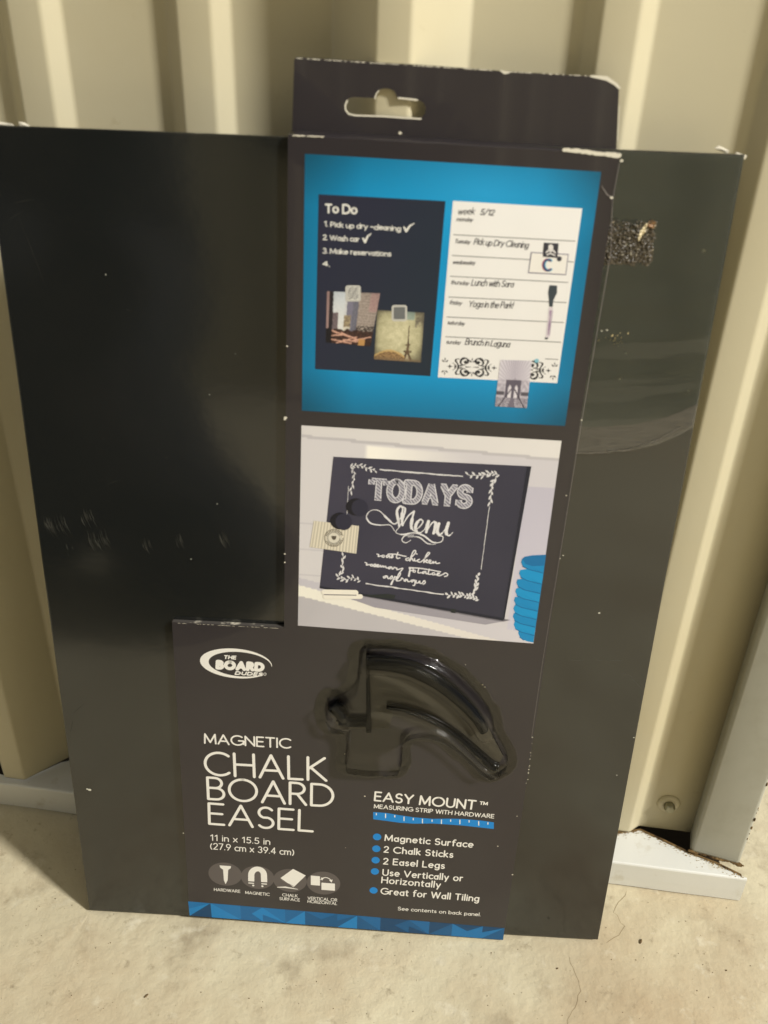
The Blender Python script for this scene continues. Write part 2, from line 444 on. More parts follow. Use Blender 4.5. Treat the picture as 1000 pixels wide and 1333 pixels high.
# ---- single-stroke alphabet: width, list of strokes; capital height 1
def arc(cx, cy, rx, ry, a0, a1, n=12):
    return [(cx + rx * math.cos(math.radians(a0 + (a1 - a0) * k / n)), cy + ry * math.sin(math.radians(a0 + (a1 - a0) * k / n))) for k in range(n + 1)]
X = .66
G = {
 'A': (.82, [[(0, 0), (.41, 1), (.82, 0)], [(.15, .33), (.67, .33)]]),
 'B': (.58, [[(0, 0), (0, 1)], [(0, 1)] + [(.25, 1)] + arc(.27, .765, .24, .235, 90, -90) + [(0, .53)], [(0, .53), (.28, .53)] + arc(.30, .265, .28, .265, 90, -90) + [(0, 0)]]),
 'C': (.84, [arc(.5, .5, .5, .5, 48, 312, 26)]),
 'D': (.78, [[(0, 0), (0, 1)], [(0, 1), (.28, 1)] + arc(.28, .5, .5, .5, 90, -90, 20) + [(0, 0)]]),
 'E': (.52, [[(0, 0), (0, 1)], [(0, 1), (.5, 1)], [(0, .52), (.46, .52)], [(0, 0), (.52, 0)]]),
 'F': (.5, [[(0, 0), (0, 1)], [(0, 1), (.5, 1)], [(0, .52), (.44, .52)]]),
 'G': (.9, [arc(.5, .5, .5, .5, 48, 350, 26) + [(.95, .47)], [(.95, .47), (.58, .47)], [(.95, .47), (.95, .12)]]),
 'H': (.68, [[(0, 0), (0, 1)], [(.68, 0), (.68, 1)], [(0, .52), (.68, .52)]]),
 'I': (.02, [[(.01, 0), (.01, 1)]]),
 'K': (.62, [[(0, 0), (0, 1)], [(.58, 1), (.02, .5)], [(.1, .56), (.64, 0)]]),
 'L': (.48, [[(0, 1), (0, 0)], [(0, 0), (.48, 0)]]),
 'M': (.86, [[(0, 0), (.04, 1)], [(.04, 1), (.43, .12)], [(.43, .12), (.82, 1)], [(.82, 1), (.86, 0)]]),
 'N': (.7, [[(0, 0), (0, 1)], [(0, 1), (.7, 0)], [(.7, 0), (.7, 1)]]),
 'O': (1.0, [arc(.5, .5, .5, .5, 90, 450, 32)]),
 'P': (.52, [[(0, 0), (0, 1)], [(0, 1), (.25, 1)] + arc(.25, .735, .27, .265, 90, -90) + [(0, .47)]]),
 'R': (.58, [[(0, 0), (0, 1)], [(0, 1), (.25, 1)] + arc(.25, .745, .27, .255, 90, -90) + [(0, .49)], [(.26, .49), (.58, 0)]]),
 'S': (.54, [arc(.28, .745, .25, .255, 35, 250, 16) + arc(.27, .26, .27, .26, 75, -145, 16)]),
 'T': (.64, [[(0, 1), (.64, 1)], [(.32, 1), (.32, 0)]]),
 'U': (.66, [[(0, 1), (0, .33)] + arc(.33, .33, .33, .33, 180, 360) + [(.66, 1)]]),
 'V': (.76, [[(0, 1), (.38, 0)], [(.38, 0), (.76, 1)]]),
 'W': (1.1, [[(0, 1), (.28, 0)], [(.28, 0), (.55, 1)], [(.55, 1), (.82, 0)], [(.82, 0), (1.1, 1)]]),
 'Y': (.7, [[(0, 1), (.35, .46)], [(.7, 1), (.35, .46)], [(.35, .46), (.35, 0)]]),
 'Z': (.6, [[(0, 1), (.6, 1)], [(.6, 1), (0, 0)], [(0, 0), (.6, 0)]]),
 '1': (.3, [[(.02, .78), (.24, 1)], [(.24, 1), (.24, 0)]]),
 '2': (.5, [arc(.25, .73, .24, .27, 165, -35, 14) + [(0, 0)], [(0, 0), (.5, 0)]]),
 '3': (.5, [arc(.24, .75, .22, .25, 150, -80), arc(.23, .27, .26, .27, 80, -150)]),
 '4': (.55, [[(.42, 0), (.42, 1)], [(.42, 1), (0, .28)], [(0, .28), (.55, .28)]]),
 '5': (.5, [[(.46, 1), (.1, 1)], [(.1, 1), (.06, .55)], [(.06, .55)] + arc(.23, .3, .26, .3, 110, -140, 14)]),
 '7': (.5, [[(0, 1), (.5, 1)], [(.5, 1), (.14, 0)]]),
 '9': (.52, [arc(.26, .71, .26, .29, -20, 340, 20), [(.5, .62), (.18, 0)]]),
 'a': (.46, [arc(.22, .3, .22, .3, 60, 300, 16), arc(.22, .3, .22, .3, 60, 20, 3), [(.46, X), (.46, 0)]]),
 'b': (.5, [[(0, 0), (0, 1.05)], arc(.24, .32, .25, .33, 160, -160, 20)]),
 'c': (.4, [arc(.28, .33, .28, .33, 50, 310, 16)]),
 'd': (.5, [[(.5, 0), (.5, 1.05)], arc(.26, .32, .25, .33, 20, 340, 20)]),
 'e': (.5, [[(.0, .35), (.52, .35)], [(.52, .35)] + arc(.26, .33, .26, .33, 5, 310, 20)]),
 'f': (.28, [arc(.3, .84, .19, .2, 70, 180, 6) + [(.11, 0)], [(0, X), (.28, X)]]),
 'g': (.5, [arc(.25, .34, .25, .32, 20, 340, 20), [(.5, X), (.5, -.05)] + arc(.26, -.08, .24, .24, 0, -150, 10)]),
 'h': (.46, [[(0, 0), (0, 1.05)], arc(.23, .42, .23, .24, 180, 0, 10) + [(.46, 0)]]),
 'i': (.02, [[(.01, 0), (.01, X)], [(.01, .9), (.01, .93)]]),
 'j': (.1, [[(.1, X), (.1, -.2)], [(.1, .9), (.1, .93)]]),
 'k': (.44, [[(0, 0), (0, 1.05)], [(.4, X), (.03, .33)], [(.1, .38), (.44, 0)]]),
 'l': (.02, [[(.01, 0), (.01, 1.05)]]),
 'm': (.78, [[(0, 0), (0, X)], arc(.195, .44, .195, .22, 180, 0, 9) + [(.39, 0)], arc(.585, .44, .195, .22, 180, 0, 9) + [(.78, 0)]]),
 'n': (.46, [[(0, 0), (0, X)], arc(.23, .42, .23, .24, 180, 0, 10) + [(.46, 0)]]),
 'o': (.56, [arc(.28, .33, .28, .33, 90, 450, 22)]),
 'p': (.5, [[(0, -.3), (0, X)], arc(.25, .33, .25, .33, 160, -160, 20)]),
 'r': (.28, [[(0, 0), (0, X)], arc(.22, .38, .22, .28, 180, 75, 7)]),
 's': (.36, [arc(.19, .49, .16, .17, 40, 250, 9) + arc(.18, .17, .18, .17, 75, -145, 9)]),
 't': (.28, [[(.11, .88), (.11, .14)] + arc(.24, .14, .13, .14, 180, 280, 6), [(0, X), (.28, X)]]),
 'u': (.46, [[(0, X), (0, .24)] + arc(.23, .24, .23, .24, 180, 360, 10) + [(.46, X)], [(.46, X), (.46, 0)]]),
 'v': (.48, [[(0, X), (.24, 0)], [(.24, 0), (.48, X)]]),
 'w': (.74, [[(0, X), (.19, 0)], [(.19, 0), (.37, X)], [(.37, X), (.55, 0)], [(.55, 0), (.74, X)]]),
 'x': (.46, [[(0, X), (.46, 0)], [(.46, X), (0, 0)]]),
 'y': (.48, [[(0, X), (.25, 0)], [(.48, X), (.14, -.3)]]),
 'z': (.42, [[(0, X), (.42, X)], [(.42, X), (0, 0)], [(0, 0), (.42, 0)]]),
 '(': (.18, [arc(.42, .42, .42, .62, 130, 230, 10)]), ')': (.18, [arc(-.24, .42, .42, .62, 50, -50, 10)]),
 '.': (.02, [[(.01, .02), (.01, .04)]]), '-': (.3, [[(0, .36), (.3, .36)]]), '/': (.4, [[(0, -.05), (.4, 1.05)]]),
 '!': (.02, [[(.01, .3), (.01, 1)], [(.01, .02), (.01, .04)]]), '~': (.4, [[(0, .4), (.15, .5), (.3, .38), (.4, .45)]]),
 ' ': (.16, []),
}
def text(ink, s, F, p0, p1, cap, wd, gap=.2, shear=0.0, jit=0.0, join=False, low=1.0):
    """letters along the baseline p0-p1 (frame units), capital height cap (frame units), pen width wd mm"""
    a = Vector(F(*p0)); b = Vector(F(*p1)); t = Vector(F(p0[0], p0[1] - cap))
    mid = Vector(F(p1[0], p1[1] - cap))
    h0 = (t - a).length; h1 = (mid - b).length
    adv = 0; pos = []
    for ch in s:
        pos.append(adv); adv += G[ch][0] + gap
    tot = adv - gap; u = b - a; n = Vector((-u.y, u.x)).normalized(); prevend = None
    for ch, x0 in zip(s, pos):
        jy = rng.uniform(-jit, jit); js = 1 + rng.uniform(-jit, jit)
        end = None
        for k, st in enumerate(G[ch][1]):
            pts = []
            for (x, y) in st:
                if low != 1: y = y * low if y <= X else X * low + (y - X) * (1.15 - X * low) / (1.05 - X)
                gx = (x0 + x + shear * y) / tot; h = h0 + (h1 - h0) * min(max(gx, 0), 1)
                q = a + u * gx + n * (h * (y * js + jy))
                if jit: q += Vector((rng.uniform(-1, 1), rng.uniform(-1, 1))) * jit * .12 * h
                pts.append((q.x, q.y))
            ink.stroke(pts, wd)
        if join and ch.islower():
            xa = (x0 - gap * .9) / tot; xb = (x0 + .12) / tot
            if prevend is not None:
                q0 = a + u * xa + n * (h0 * .03); q1 = a + u * ((x0 + shear * .4 + .02) / tot) + n * (h0 * .42); qm = (q0 + q1) / 2 - n * (h0 * .08)
                ink.stroke([tuple(q0), tuple(qm), tuple(q1)], wd * .55)
            prevend = True
        else: prevend = None

def smooth(pts, n=7):
    out = []
    P = [pts[0]] + pts + [pts[-1]]
    for i in range(1, len(P) - 2):
        p0, p1, p2, p3 = P[i - 1:i + 3]
        for q in range(n):
            t = q / n
            out.append(tuple(.5 * ((2 * p1[c]) + (-p0[c] + p2[c]) * t + (2 * p0[c] - 5 * p1[c] + 4 * p2[c] - p3[c]) * t * t + (-p0[c] + 3 * p1[c] - 3 * p2[c] + p3[c]) * t ** 3) for c in (0, 1)))
    out.append(pts[-1]); return out

# ---------------------------------------------------------------- board slab
def slab(name, w_, h_, z0, z1, m_, m2, parent, r=.0006):
    bm = bmesh.new(); bmesh.ops.create_cube(bm, size=1)
    for v in bm.verts: v.co = Vector(((v.co.x + .5) * w_, (v.co.y + .5) * h_, z0 + (v.co.z + .5) * (z1 - z0)))
    bmesh.ops.bevel(bm, geom=list(bm.edges), offset=r, segments=2, profile=.7, affect='EDGES')
    for f in bm.faces:
        f.normal_update(); f.material_index = 1 if (f.normal.z < .5 and abs(f.normal.y) > .6) else 0
    return from_bm(name, bm, None, parent, mats=[m_, m2])
BT = .0065
board = slab("board_panel", .279, .394, -BT, 0, M_BOARD, mat("board_edge", S(60, 58, 50), .5, .4, var=[(S(170, 165, 145), 60, .55, .66)]), pack)

# scuffs and dust on the board face (flat wear marks)
M_SCUFF = mat("grey_scuff", S(74, 73, 66), .6, .3); M_SCUFF2 = mat("faint_scuff", S(46, 46, 41), .5, .3)
sk = Ink(); sk2 = Ink()
for (cx, cy, n, ln, sp) in [(72, 685, 27, 22, 14), (115, 676, 18, 15, 8), (128, 705, 27, 20, 12), (190, 712, 12, 16, 6), (233, 706, 9, 16, 4), (292, 705, 15, 18, 5), (92, 718, 4, 8, 5)]:
    for k in range(n):
        x = cx + rng.uniform(-sp, sp); y = cy + rng.uniform(-6, 6); l = ln * rng.uniform(.4, 1)
        (sk2 if k % 3 else sk).stroke([PB(x - l * .12, y - l / 2), PB(x, y), PB(x + l * .3, y + l / 2)], [.05, .10 + rng.random() * .16, .05], cap=False)
for (x0, y0, x1, y1) in [(140, 632, 158, 626), (25, 285, 60, 375), (18, 266, 45, 262), (28, 278, 10, 290), (133, 573, 137, 573), (95, 930, 110, 918), (95, 940, 92, 955)]:
    sk2.stroke([PB(x0, y0), PB((x0 + x1) / 2, (y0 + y1) / 2 - 1), PB(x1, y1)], [.04, .16, .04], cap=False)
for (x0, y0, x1, y1) in [(742, 860, 823, 861), (810, 876, 826, 884), (822, 884, 838, 900)]:
    for k in range(8):
        t0 = rng.random() * .85; t1 = t0 + .08; sk.stroke([PB(x0 + (x1 - x0) * t0, y0 + (y1 - y0) * t0), PB(x0 + (x1 - x0) * t1, y0 + (y1 - y0) * t1 + .3)], .22)
sk.build("scuff_marks", 1, M_SCUFF, pack, base=0)["kind"] = "stuff"; sk2.build("faint_scuff_marks", 2, M_SCUFF2, pack, base=0)["kind"] = "stuff"
dst = Ink()
for (x, y, r) in [(916, 328, .7), (807, 495, .45), (896, 510, .4), (780, 799, .5), (825, 961, .35), (117, 1029, .9), (114, 1028, .6), (138, 359, .25), (283, 657, .25), (249, 729, .25), (273, 515, .2),
                  (307, 462, .15), (815, 461, .35), (803, 1010, .3), (40, 700, .2)]:
    dst.disc(PB(x, y), r, r * .8, 9)
for _ in range(160):
    x = rng.uniform(1, 278); y = rng.uniform(3, 390)
    dst.disc((x, y), rng.uniform(.02, .07), n=6)
dst.build("dust_specks", 3, mat("dust", S(190, 188, 172), .9, .1), pack, base=0)["kind"] = "stuff"

# ---------------------------------------------------------------- film on the right of the board
M_FILM = clear_mat("clear_shrink_film", 0.09, 1.5, (.93, .96, .94, 1), haze=0.03, hazec=(.50, .62, .58, 1),
                   bump=[((1, 3.2, 1), 34, .25, .0008)])
M_FILMEDGE = clear_mat("crumpled_film_edge", 0.25, 1.6, (.9, .9, .88, 1), haze=0.07, hazec=(.55, .52, .47, 1), bump=[((1, 4, 1), 60, .8, .002)])
def film():
    from mathutils import noise
    nx, ny = 50, 110; bm = bmesh.new(); rows = []; rim = []
    for j in range(ny + 1):
        row = []
        for i in range(nx + 1):
            s = i / nx; t = j / ny
            x = 229 + (278.4 - 229) * s
            lowedge = 277.5 + 1.5 * s + 12 * s ** 3 + .6 * noise.noise(Vector((s * 9, 0, 0)))
            y = lowedge + (393.4 - lowedge) * t
            yy = y - .0022 * (x - 229) ** 2; z = .75 + .62 * noise.noise(Vector((x * .012, yy * .085, 0))) + .10 * noise.noise(Vector((x * .04, yy * .22, 4)))
            if t < .12: z += .35 * (1 - t / .12) * (0.6 + noise.noise(Vector((x * .2, y * .3, 9))))
            row.append(bm.verts.new((x / 1000, y / 1000, max(z, .12) / 1000)))
        rows.append(row)
    for j in range(ny):
        for i in range(nx):
            f = bm.faces.new((rows[j][i], rows[j][i + 1], rows[j + 1][i + 1], rows[j + 1][i]))
            f.material_index = 1 if j < 11 else 0
    o = from_bm("shrink_film", bm, None, pack, smooth=True, mats=[M_FILM, M_FILMEDGE])
    r = Ink()
    for k in range(70):
        s = k / 70; e = 277.3 + 1.5 * s + 12 * s ** 3; x = 230 + 48 * s * .88
        r.stroke([(x, e + rng.uniform(-.1, .4)), (x + rng.uniform(.8, 2.2), e + .25 + rng.uniform(-.1, .4))], [.06, rng.uniform(.1, .38)], cap=False)
    r.build("film_rim", 0, mat("wrinkled_film_rim", S(92, 87, 80), .4, .5), pack, base=1.0)
film()

# crinkled sticker residue
def residue():
    from mathutils import noise
    vs, fs, cs = [], [], []; nx, ny = 46, 50
    for j in range(ny + 1):
        for i in range(nx + 1):
            s, t = i / nx, j / ny
            x = 230.5 + 21.5 * s + .8 * noise.noise(Vector((0, t * 8, 2))) * (s > .5); y = 353.2 + 17.5 * t + 1.0 * noise.noise(Vector((s * 7, t * 2, 0)))
            ed = min(1 - s, t, 1 - t) * 8; ed = min(1, ed)
            n1 = abs(noise.noise(Vector((x * .9, y * .9, 0)))); n2 = noise.noise(Vector((x * 1.7, y * 1.7, 5)))
            vs.append((x / 1000, y / 1000, (.75 + ed * (1.1 * n1 + .35 * n2)) / 1000))
            k = max(0, min(1, .25 + 1.0 * n2 + .4 * n1))
            c = [(.022, .018, .012), (.12, .094, .055)]
            c = [c[0][q] * (1 - k) + c[1][q] * k for q in range(3)]
            if rng.random() < .015: c = (.45, .40, .28)
            dd = abs((x - (246.2 + .35 * (y - 366))) ) + .3 * abs(y - 366.0)
            if dd < 1.1: c = (.7, .6, .38)
            elif math.hypot(x - 249, y - 369) < 1.6: c = (.25, .13, .05)
            cs.append((*c, 1))
    for j in range(ny):
        for i in range(nx):
            s, t = (i + .5) / nx, (j + .5) / ny
            ed = min(1 - s, t * 1.1, (1 - t) * 1.1); cor = math.hypot(max(0, s - .86) / .14, max(0, abs(t - .5) - .38) / .12)
            if ed < .035 + .06 * noise.noise(Vector((s * 9, t * 9, 3))) or cor > 1.0 + .4 * noise.noise(Vector((s * 6, t * 6, 1))) or noise.noise(Vector((s * 14, t * 14, 8))) > .52: continue
            a = j * (nx + 1) + i; fs.append((a, a + 1, a + nx + 2, a + nx + 1))
    o = link("torn_label_residue", vs, fs, None, pack)
    at = o.data.color_attributes.new('ink', 'FLOAT_COLOR', 'POINT')
    for k, c in enumerate(cs): at.data[k].color = c
    M = vcol_mat(); M.name = "crinkled_residue"; M.node_tree.nodes['Principled BSDF'].inputs['Roughness'].default_value = .42
    o.data.materials.append(M)
residue()
bm = bmesh.new()
for _ in range(22):
    x, y = PB(800 + rng.gauss(0, 9), 443 + rng.gauss(0, 5)); s = rng.uniform(.1, .35) / 1000
    bmesh.ops.create_icosphere(bm, subdivisions=1, radius=1, matrix=Matrix.Translation((x / 1000, y / 1000, .0009)) @ Matrix.Rotation(rng.random() * 3, 4, 'Z') @ Matrix.Diagonal((s * 1.8, s, s * .7, 1)))
from_bm("crumbs", bm, mat("pale_crumb", S(200, 180, 130), .5, .5), pack, kind='stuff')
# crushed white corners
def chip(pts, z):
    bm = bmesh.new(); c = bm.verts.new((sum(p[0] for p in pts) / len(pts) / 1000, sum(p[1] for p in pts) / len(pts) / 1000, (z + .5) / 1000))
    vs = [bm.verts.new((p[0] / 1000, p[1] / 1000, (z + rng.uniform(-.2, .2)) / 1000)) for p in pts]
    lo_ = [bm.verts.new((p[0] / 1000, p[1] / 1000, (z - .7) / 1000)) for p in pts]
    n = len(vs)
    for i in range(n):
        bm.faces.new((vs[i], vs[(i + 1) % n], c)); bm.faces.new((lo_[i], lo_[(i + 1) % n], vs[(i + 1) % n], vs[i]))
    bm.faces.new(lo_[::-1]); bmesh.ops.recalc_face_normals(bm, faces=bm.faces)
    from_bm("torn_corner", bm, M_WHITEWEAR, pack)
chip([(-.5, 393.2), (6, 393.6), (11, 393.8), (9.5, 394.6), (5, 395.2), (0, 395.2)], -2.2)
chip([(13, 393.7), (17, 393.8), (14.5, 395.2), (12.5, 395.4)], -2)
chip([(275.3, 393.2), (279.6, 392.2), (280.0, 393.6), (276, 394.6)], -.6)
chip([(268.5, 395.6), (273.5, 394.0), (274, 395.0), (270, 396.6)], -2.6)

# ---------------------------------------------------------------- card sleeve
A_, B_, C_, D_2 = PX(375, 178), PX(807, 203), (227.3, -1.0), PX(247, 1193)
E_, F_ = PX(224, 811), PX(370, 818)
card = prism("card_sleeve", [A_, B_, C_, D_2, E_, F_], .25, ZC, M_CARD, M_CORE, pack)
# turned-over top of the sleeve and the hang tab behind
def lid():
    a, b = Vector(A_), Vector(B_)
    n = 40; bm = bmesh.new(); rows = []
    prof_ = [(ZC - .6, -.35), (ZC - .15, -.12), (ZC - .35, .25), (ZC - 1.2, .7), (ZC - 3, 1.0), (-4.0, 1.5), (-7.1, 2.3), (-7.1, 1.5), (-4, .75), (ZC - 3, .2), (ZC - 1.2, -.3)]
    for i in range(n + 1):
        p = a.lerp(b, i / n); wob = .12 * math.sin(i * .9) * math.sin(i * .23)
        rows.append([bm.verts.new((p.x / 1000, (p.y + dy + wob) / 1000, z / 1000)) for z, dy in prof_])
    for r0, r1 in zip(rows, rows[1:]):
        for k in range(len(r0)): bm.faces.new((r0[k], r1[k], r1[(k + 1) % len(r0)], r0[(k + 1) % len(r0)]))
    bm.faces.new(rows[0]); bm.faces.new(rows[-1][::-1]); bmesh.ops.recalc_face_normals(bm, faces=bm.faces)
    return from_bm("folded_top_edge", bm, M_CARD, pack, smooth=True)
lid()
def bez(a, b, c, n=6): return [((1 - t) ** 2 * a[0] + 2 * t * (1 - t) * b[0] + t * t * c[0], (1 - t) ** 2 * a[1] + 2 * t * (1 - t) * b[1] + t * t * c[1]) for t in [k / n for k in range(n + 1)]]
tl, tr, tb, ta = PT(383, 76), PT(806, 106), PT(802, 201), PT(380, 179)
out = [(ta[0], ta[1])] + bez((tl[0], tl[1] - 1.5), tl, (tl[0] + 1.5, tl[1]), 4) + [PT(560, 87), PT(640, 93), PT(655, 94.6), PT(662, 94.4), PT(700, 97)] + bez(PT(768, 101), PT(790, 102), PT(806, 112), 5) + [tb]
hole = [PT(x, y) for x, y in [(458, 151), (452, 148), (449, 142), (450, 134), (456, 129), (466, 128.6), (487, 129.5), (489.5, 124), (493, 119), (500, 117), (508, 117.5), (514, 121), (518, 130), (545, 132), (551, 135), (554.5, 142), (553, 150), (548, 155)]]
tab = prism("hang_tab", out, -7.0, -6.1, M_CARD, mat("pale_cut_edge", S(150, 142, 124), .8, .2, var=[(S(225, 218, 196), 120, .45, .55)]), pack, holes=[hole[::-1]])

# white wear along edges
wear = Ink()
def worn(p0, p1, w0, w1, n, F=PX, seg=1.0, prob=1.0):
    a, b = Vector(F(*p0)), Vector(F(*p1))
    for k in range(n):
        if rng.random() > prob: continue
        t0 = k / n; t1 = min(1, (k + seg) / n)
        q0 = a.lerp(b, t0); q1 = a.lerp(b, t1); j = (w1 - w0) * .35
        wear.stroke([(q0.x, q0.y + rng.uniform(-j, j)), (q1.x, q1.y + rng.uniform(-j, j))], [rng.uniform(w0, w1), rng.uniform(w0, w1)], cap=True)
worn((734, 196.5), (806, 204.5), 1.0, 1.6, 18, seg=1.6)
worn((376, 178), (430, 180.5), .2, .55, 20, prob=.8)
worn((232, 812), (368, 819), .06, .2, 50, prob=.6)
for (x, y, r) in [(809, 211, .6), (796, 259, .6), (790, 431, .35), (783, 432, .3), (757, 548, .35), (737, 646, .3), (733, 724, .3), (729, 728, .25), (372, 545, .7), (371, 547, .5), (371, 722, .4), (371, 733, .4), (374, 452, .4),
                  (475, 1037, .45), (673, 1063, .3), (648, 1102, .4), (667, 1139, .45), (239, 1085, .35), (449, 982, .3), (628, 892, .5), (631, 895, .4), (521, 175, .6), (450, 1104, .2), (606, 866, .25)]:
    wear.disc(PX(x, y), r, r * .8, 8)
for k in range(14):
    y = rng.uniform(960, 1025); x = 693 - (y - 960) * .12 + rng.uniform(-1, 1); wear.disc(PX(x, y), rng.uniform(.12, .3), n=6)
wear.build("worn_white_edges", 9, M_WHITEWEAR, card)["kind"] = "stuff"
tw = Ink()
def twr(p0, p1, w0, w1, n, prob):
    a, b = Vector(PT(*p0)), Vector(PT(*p1))
    for k in range(n):
        if rng.random() > prob: continue
        q0 = a.lerp(b, k / n); q1 = a.lerp(b, (k + 1) / n); tw.stroke([tuple(q0), tuple(q1)], [rng.uniform(w0, w1), rng.uniform(w0, w1)])
twr((386, 77.5), (640, 93.5), .08, .34, 90, .6); twr((655, 95), (770, 101), .08, .34, 40, .6)
for q in (([(770, 101), (790, 104), (804, 113)], 1.4), ([(652, 94), (657, 96.5), (663, 96)], 1.0), ([(800, 112), (806, 116)], .9)):
    tw.stroke([PT(*p) for p in q[0]], [q[1] * .5, q[1], q[1] * .6])
tw.stroke([PT(*p) for p in [(452, 133), (449.5, 139), (450, 145), (454, 150), (462, 152)]], .6)
tw.stroke([PT(*p) for p in [(462, 152), (500, 153.3), (530, 155.5), (548, 156.5)]], .55)
tw.stroke([PT(*p) for p in [(519, 129.5), (530, 130.5), (543, 132)]], .6); tw.stroke([PT(*p) for p in [(488, 130), (490, 124), (493, 120)]], .4)
tw.stroke([PT(804, 185), PT(805, 165), PT(806, 140)], .25)
tw.build("worn_tab_edges", 1, M_WHITEWEAR, tab, base=-6.1)["kind"] = "stuff"
# creases near the top right; pale colour also paints the right seam's highlight
cr = Ink(); cr.stroke([PX(783, 244), PX(790, 255), PX(796, 259)], [.25, .5, .3]); cr.stroke([PX(806, 215), PX(797, 262), PX(795, 330), PX(757, 550)], .22)
cr.stroke([PX(757, 550), PX(705, 870), PX(692, 960)], .18)
cr.build("crease_seam_lines", 8, mat("crease_seam_highlight", S(112, 106, 104), .4, .5), card)

# ---------------------------------------------------------------- pictures (flat print, colours per vertex)
def picture(name, F, q, nx, ny, fn, layer, parent, label=None):
    """q: four corners TL TR BR BL in frame units"""
    tl, tr, br, bl = [Vector(F(*p)) for p in q]; vs, fs, cs = [], [], []
    for j in range(ny + 1):
        for i in range(nx + 1):
            s, t = i / nx, j / ny
            p = (tl * (1 - s) + tr * s) * (1 - t) + (bl * (1 - s) + br * s) * t
            vs.append((p.x / 1000, p.y / 1000, (ZC + LAY * layer) / 1000)); c = fn(s, t); cs.append((lin(c[0]), lin(c[1]), lin(c[2]), 1))
    for j in range(ny):
        for i in range(nx):
            a = j * (nx + 1) + i; fs.append((a, a + nx + 1, a + nx + 2, a + 1))
    o = link(name, vs, fs, M_PIC, parent, label=label)
    at = o.data.color_attributes.new('ink', 'FLOAT_COLOR', 'POINT')
    at.data.foreach_set('color', [v for c in cs for v in c])
    return o
def mixc(a, b, t):
    t = max(0, min(1, t)); return tuple(a[k] * (1 - t) + b[k] * t for k in range(3))
from mathutils import noise as mn
def nz(x, y, z=0): return mn.noise(Vector((x, y, z)))

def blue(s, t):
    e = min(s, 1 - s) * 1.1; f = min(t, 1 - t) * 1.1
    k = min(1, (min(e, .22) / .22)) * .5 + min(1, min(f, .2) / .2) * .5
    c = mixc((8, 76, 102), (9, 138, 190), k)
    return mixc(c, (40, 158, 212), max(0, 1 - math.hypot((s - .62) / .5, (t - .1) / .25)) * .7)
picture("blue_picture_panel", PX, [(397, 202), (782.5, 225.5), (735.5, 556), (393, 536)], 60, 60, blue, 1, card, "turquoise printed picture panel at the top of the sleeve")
# printed black to-do board
def slate(s, t): return mixc((40, 40, 58), (30, 42, 54), s * .7 + t * .3 + .1 * nz(s * 3, t * 3))
picture("printed_todo_board", Z2, [(150, 278), (860, 316), (775, 1295), (130, 1255)], 20, 24, slate, 2, card)
# cityscape
def muted(fn, s, t):
    s2 = min(1, max(0, s + .012 * nz(s * 22, t * 22, 5))); t2 = min(1, max(0, t + .012 * nz(s * 22, t * 22, 9)))
    c = fn(s2, t2); g = sum(c) / 3; n = 16 * nz(s * 38, t * 38, 2) + 10 * nz(s * 90, t * 90, 6)
    v = 1 - .35 * max(0, math.hypot(s - .5, t - .5) - .4)
    return tuple(min(250, max(8, (q * .72 + g * .28 + n) * v * .94)) for q in c)
def city(s, t):
    n = nz(s * 30, t * 30); h = .72 + .04 * nz(s * 12, 0, 4)
    if t > h:
        c = mixc((48, 32, 30), (92, 56, 46), .5 + n)
        for (a, b, sl) in [(.15, .85, -.15), (.3, .80, .25), (.45, .92, -.35), (.55, .85, .3), (.6, .93, .05), (.35, .95, .1), (.75, .88, -.25)]:
            if abs((t - b) - sl * (s - a)) < .013 and abs(s - a) < .22: c = (226, 160, 130)
        if s > .72 and t > .88 and s < .86: c = (216, 150, 70)
        if s < .12: c = (32, 28, 34)
        return c
    if s < .05: return (170, 130, 124)
    if s < .13: return (44, 36, 44)
    if .13 <= s < .24 and t > .40: return mixc((100, 84, 92), (130, 110, 112), .5 + n)
    if s < .36: return mixc((198, 208, 216), (226, 222, 212), t * 1.3)
    if .36 <= s < .50 and t > .44: return mixc((178, 156, 110), (128, 108, 84), .5 + 2 * n) if t < .66 else (214, 204, 180)
    if .40 <= s < .63:
        c = (112, 108, 136) if s < .52 else (92, 92, 110)
        return mixc(c, (140, 136, 150), .3 + .5 * math.sin(s * 220))
    if s < .40: return (206, 206, 206)
    if s > .84 and t < .35: return mixc((170, 128, 126), (190, 150, 140), .5 + n)
    if t > .62 and n > -.1: return (70, 58, 54)
    return mixc((176, 160, 146), (150, 130, 118), .5 + .5 * math.sin(t * 120) * .6 + n)
picture("printed_city_photo", Z2, [(197, 820), (494, 832), (440, 1128), (190, 1106)], 110, 110, lambda s, t: muted(city, s, t), 3, card, "small printed city street photo on the to-do board")
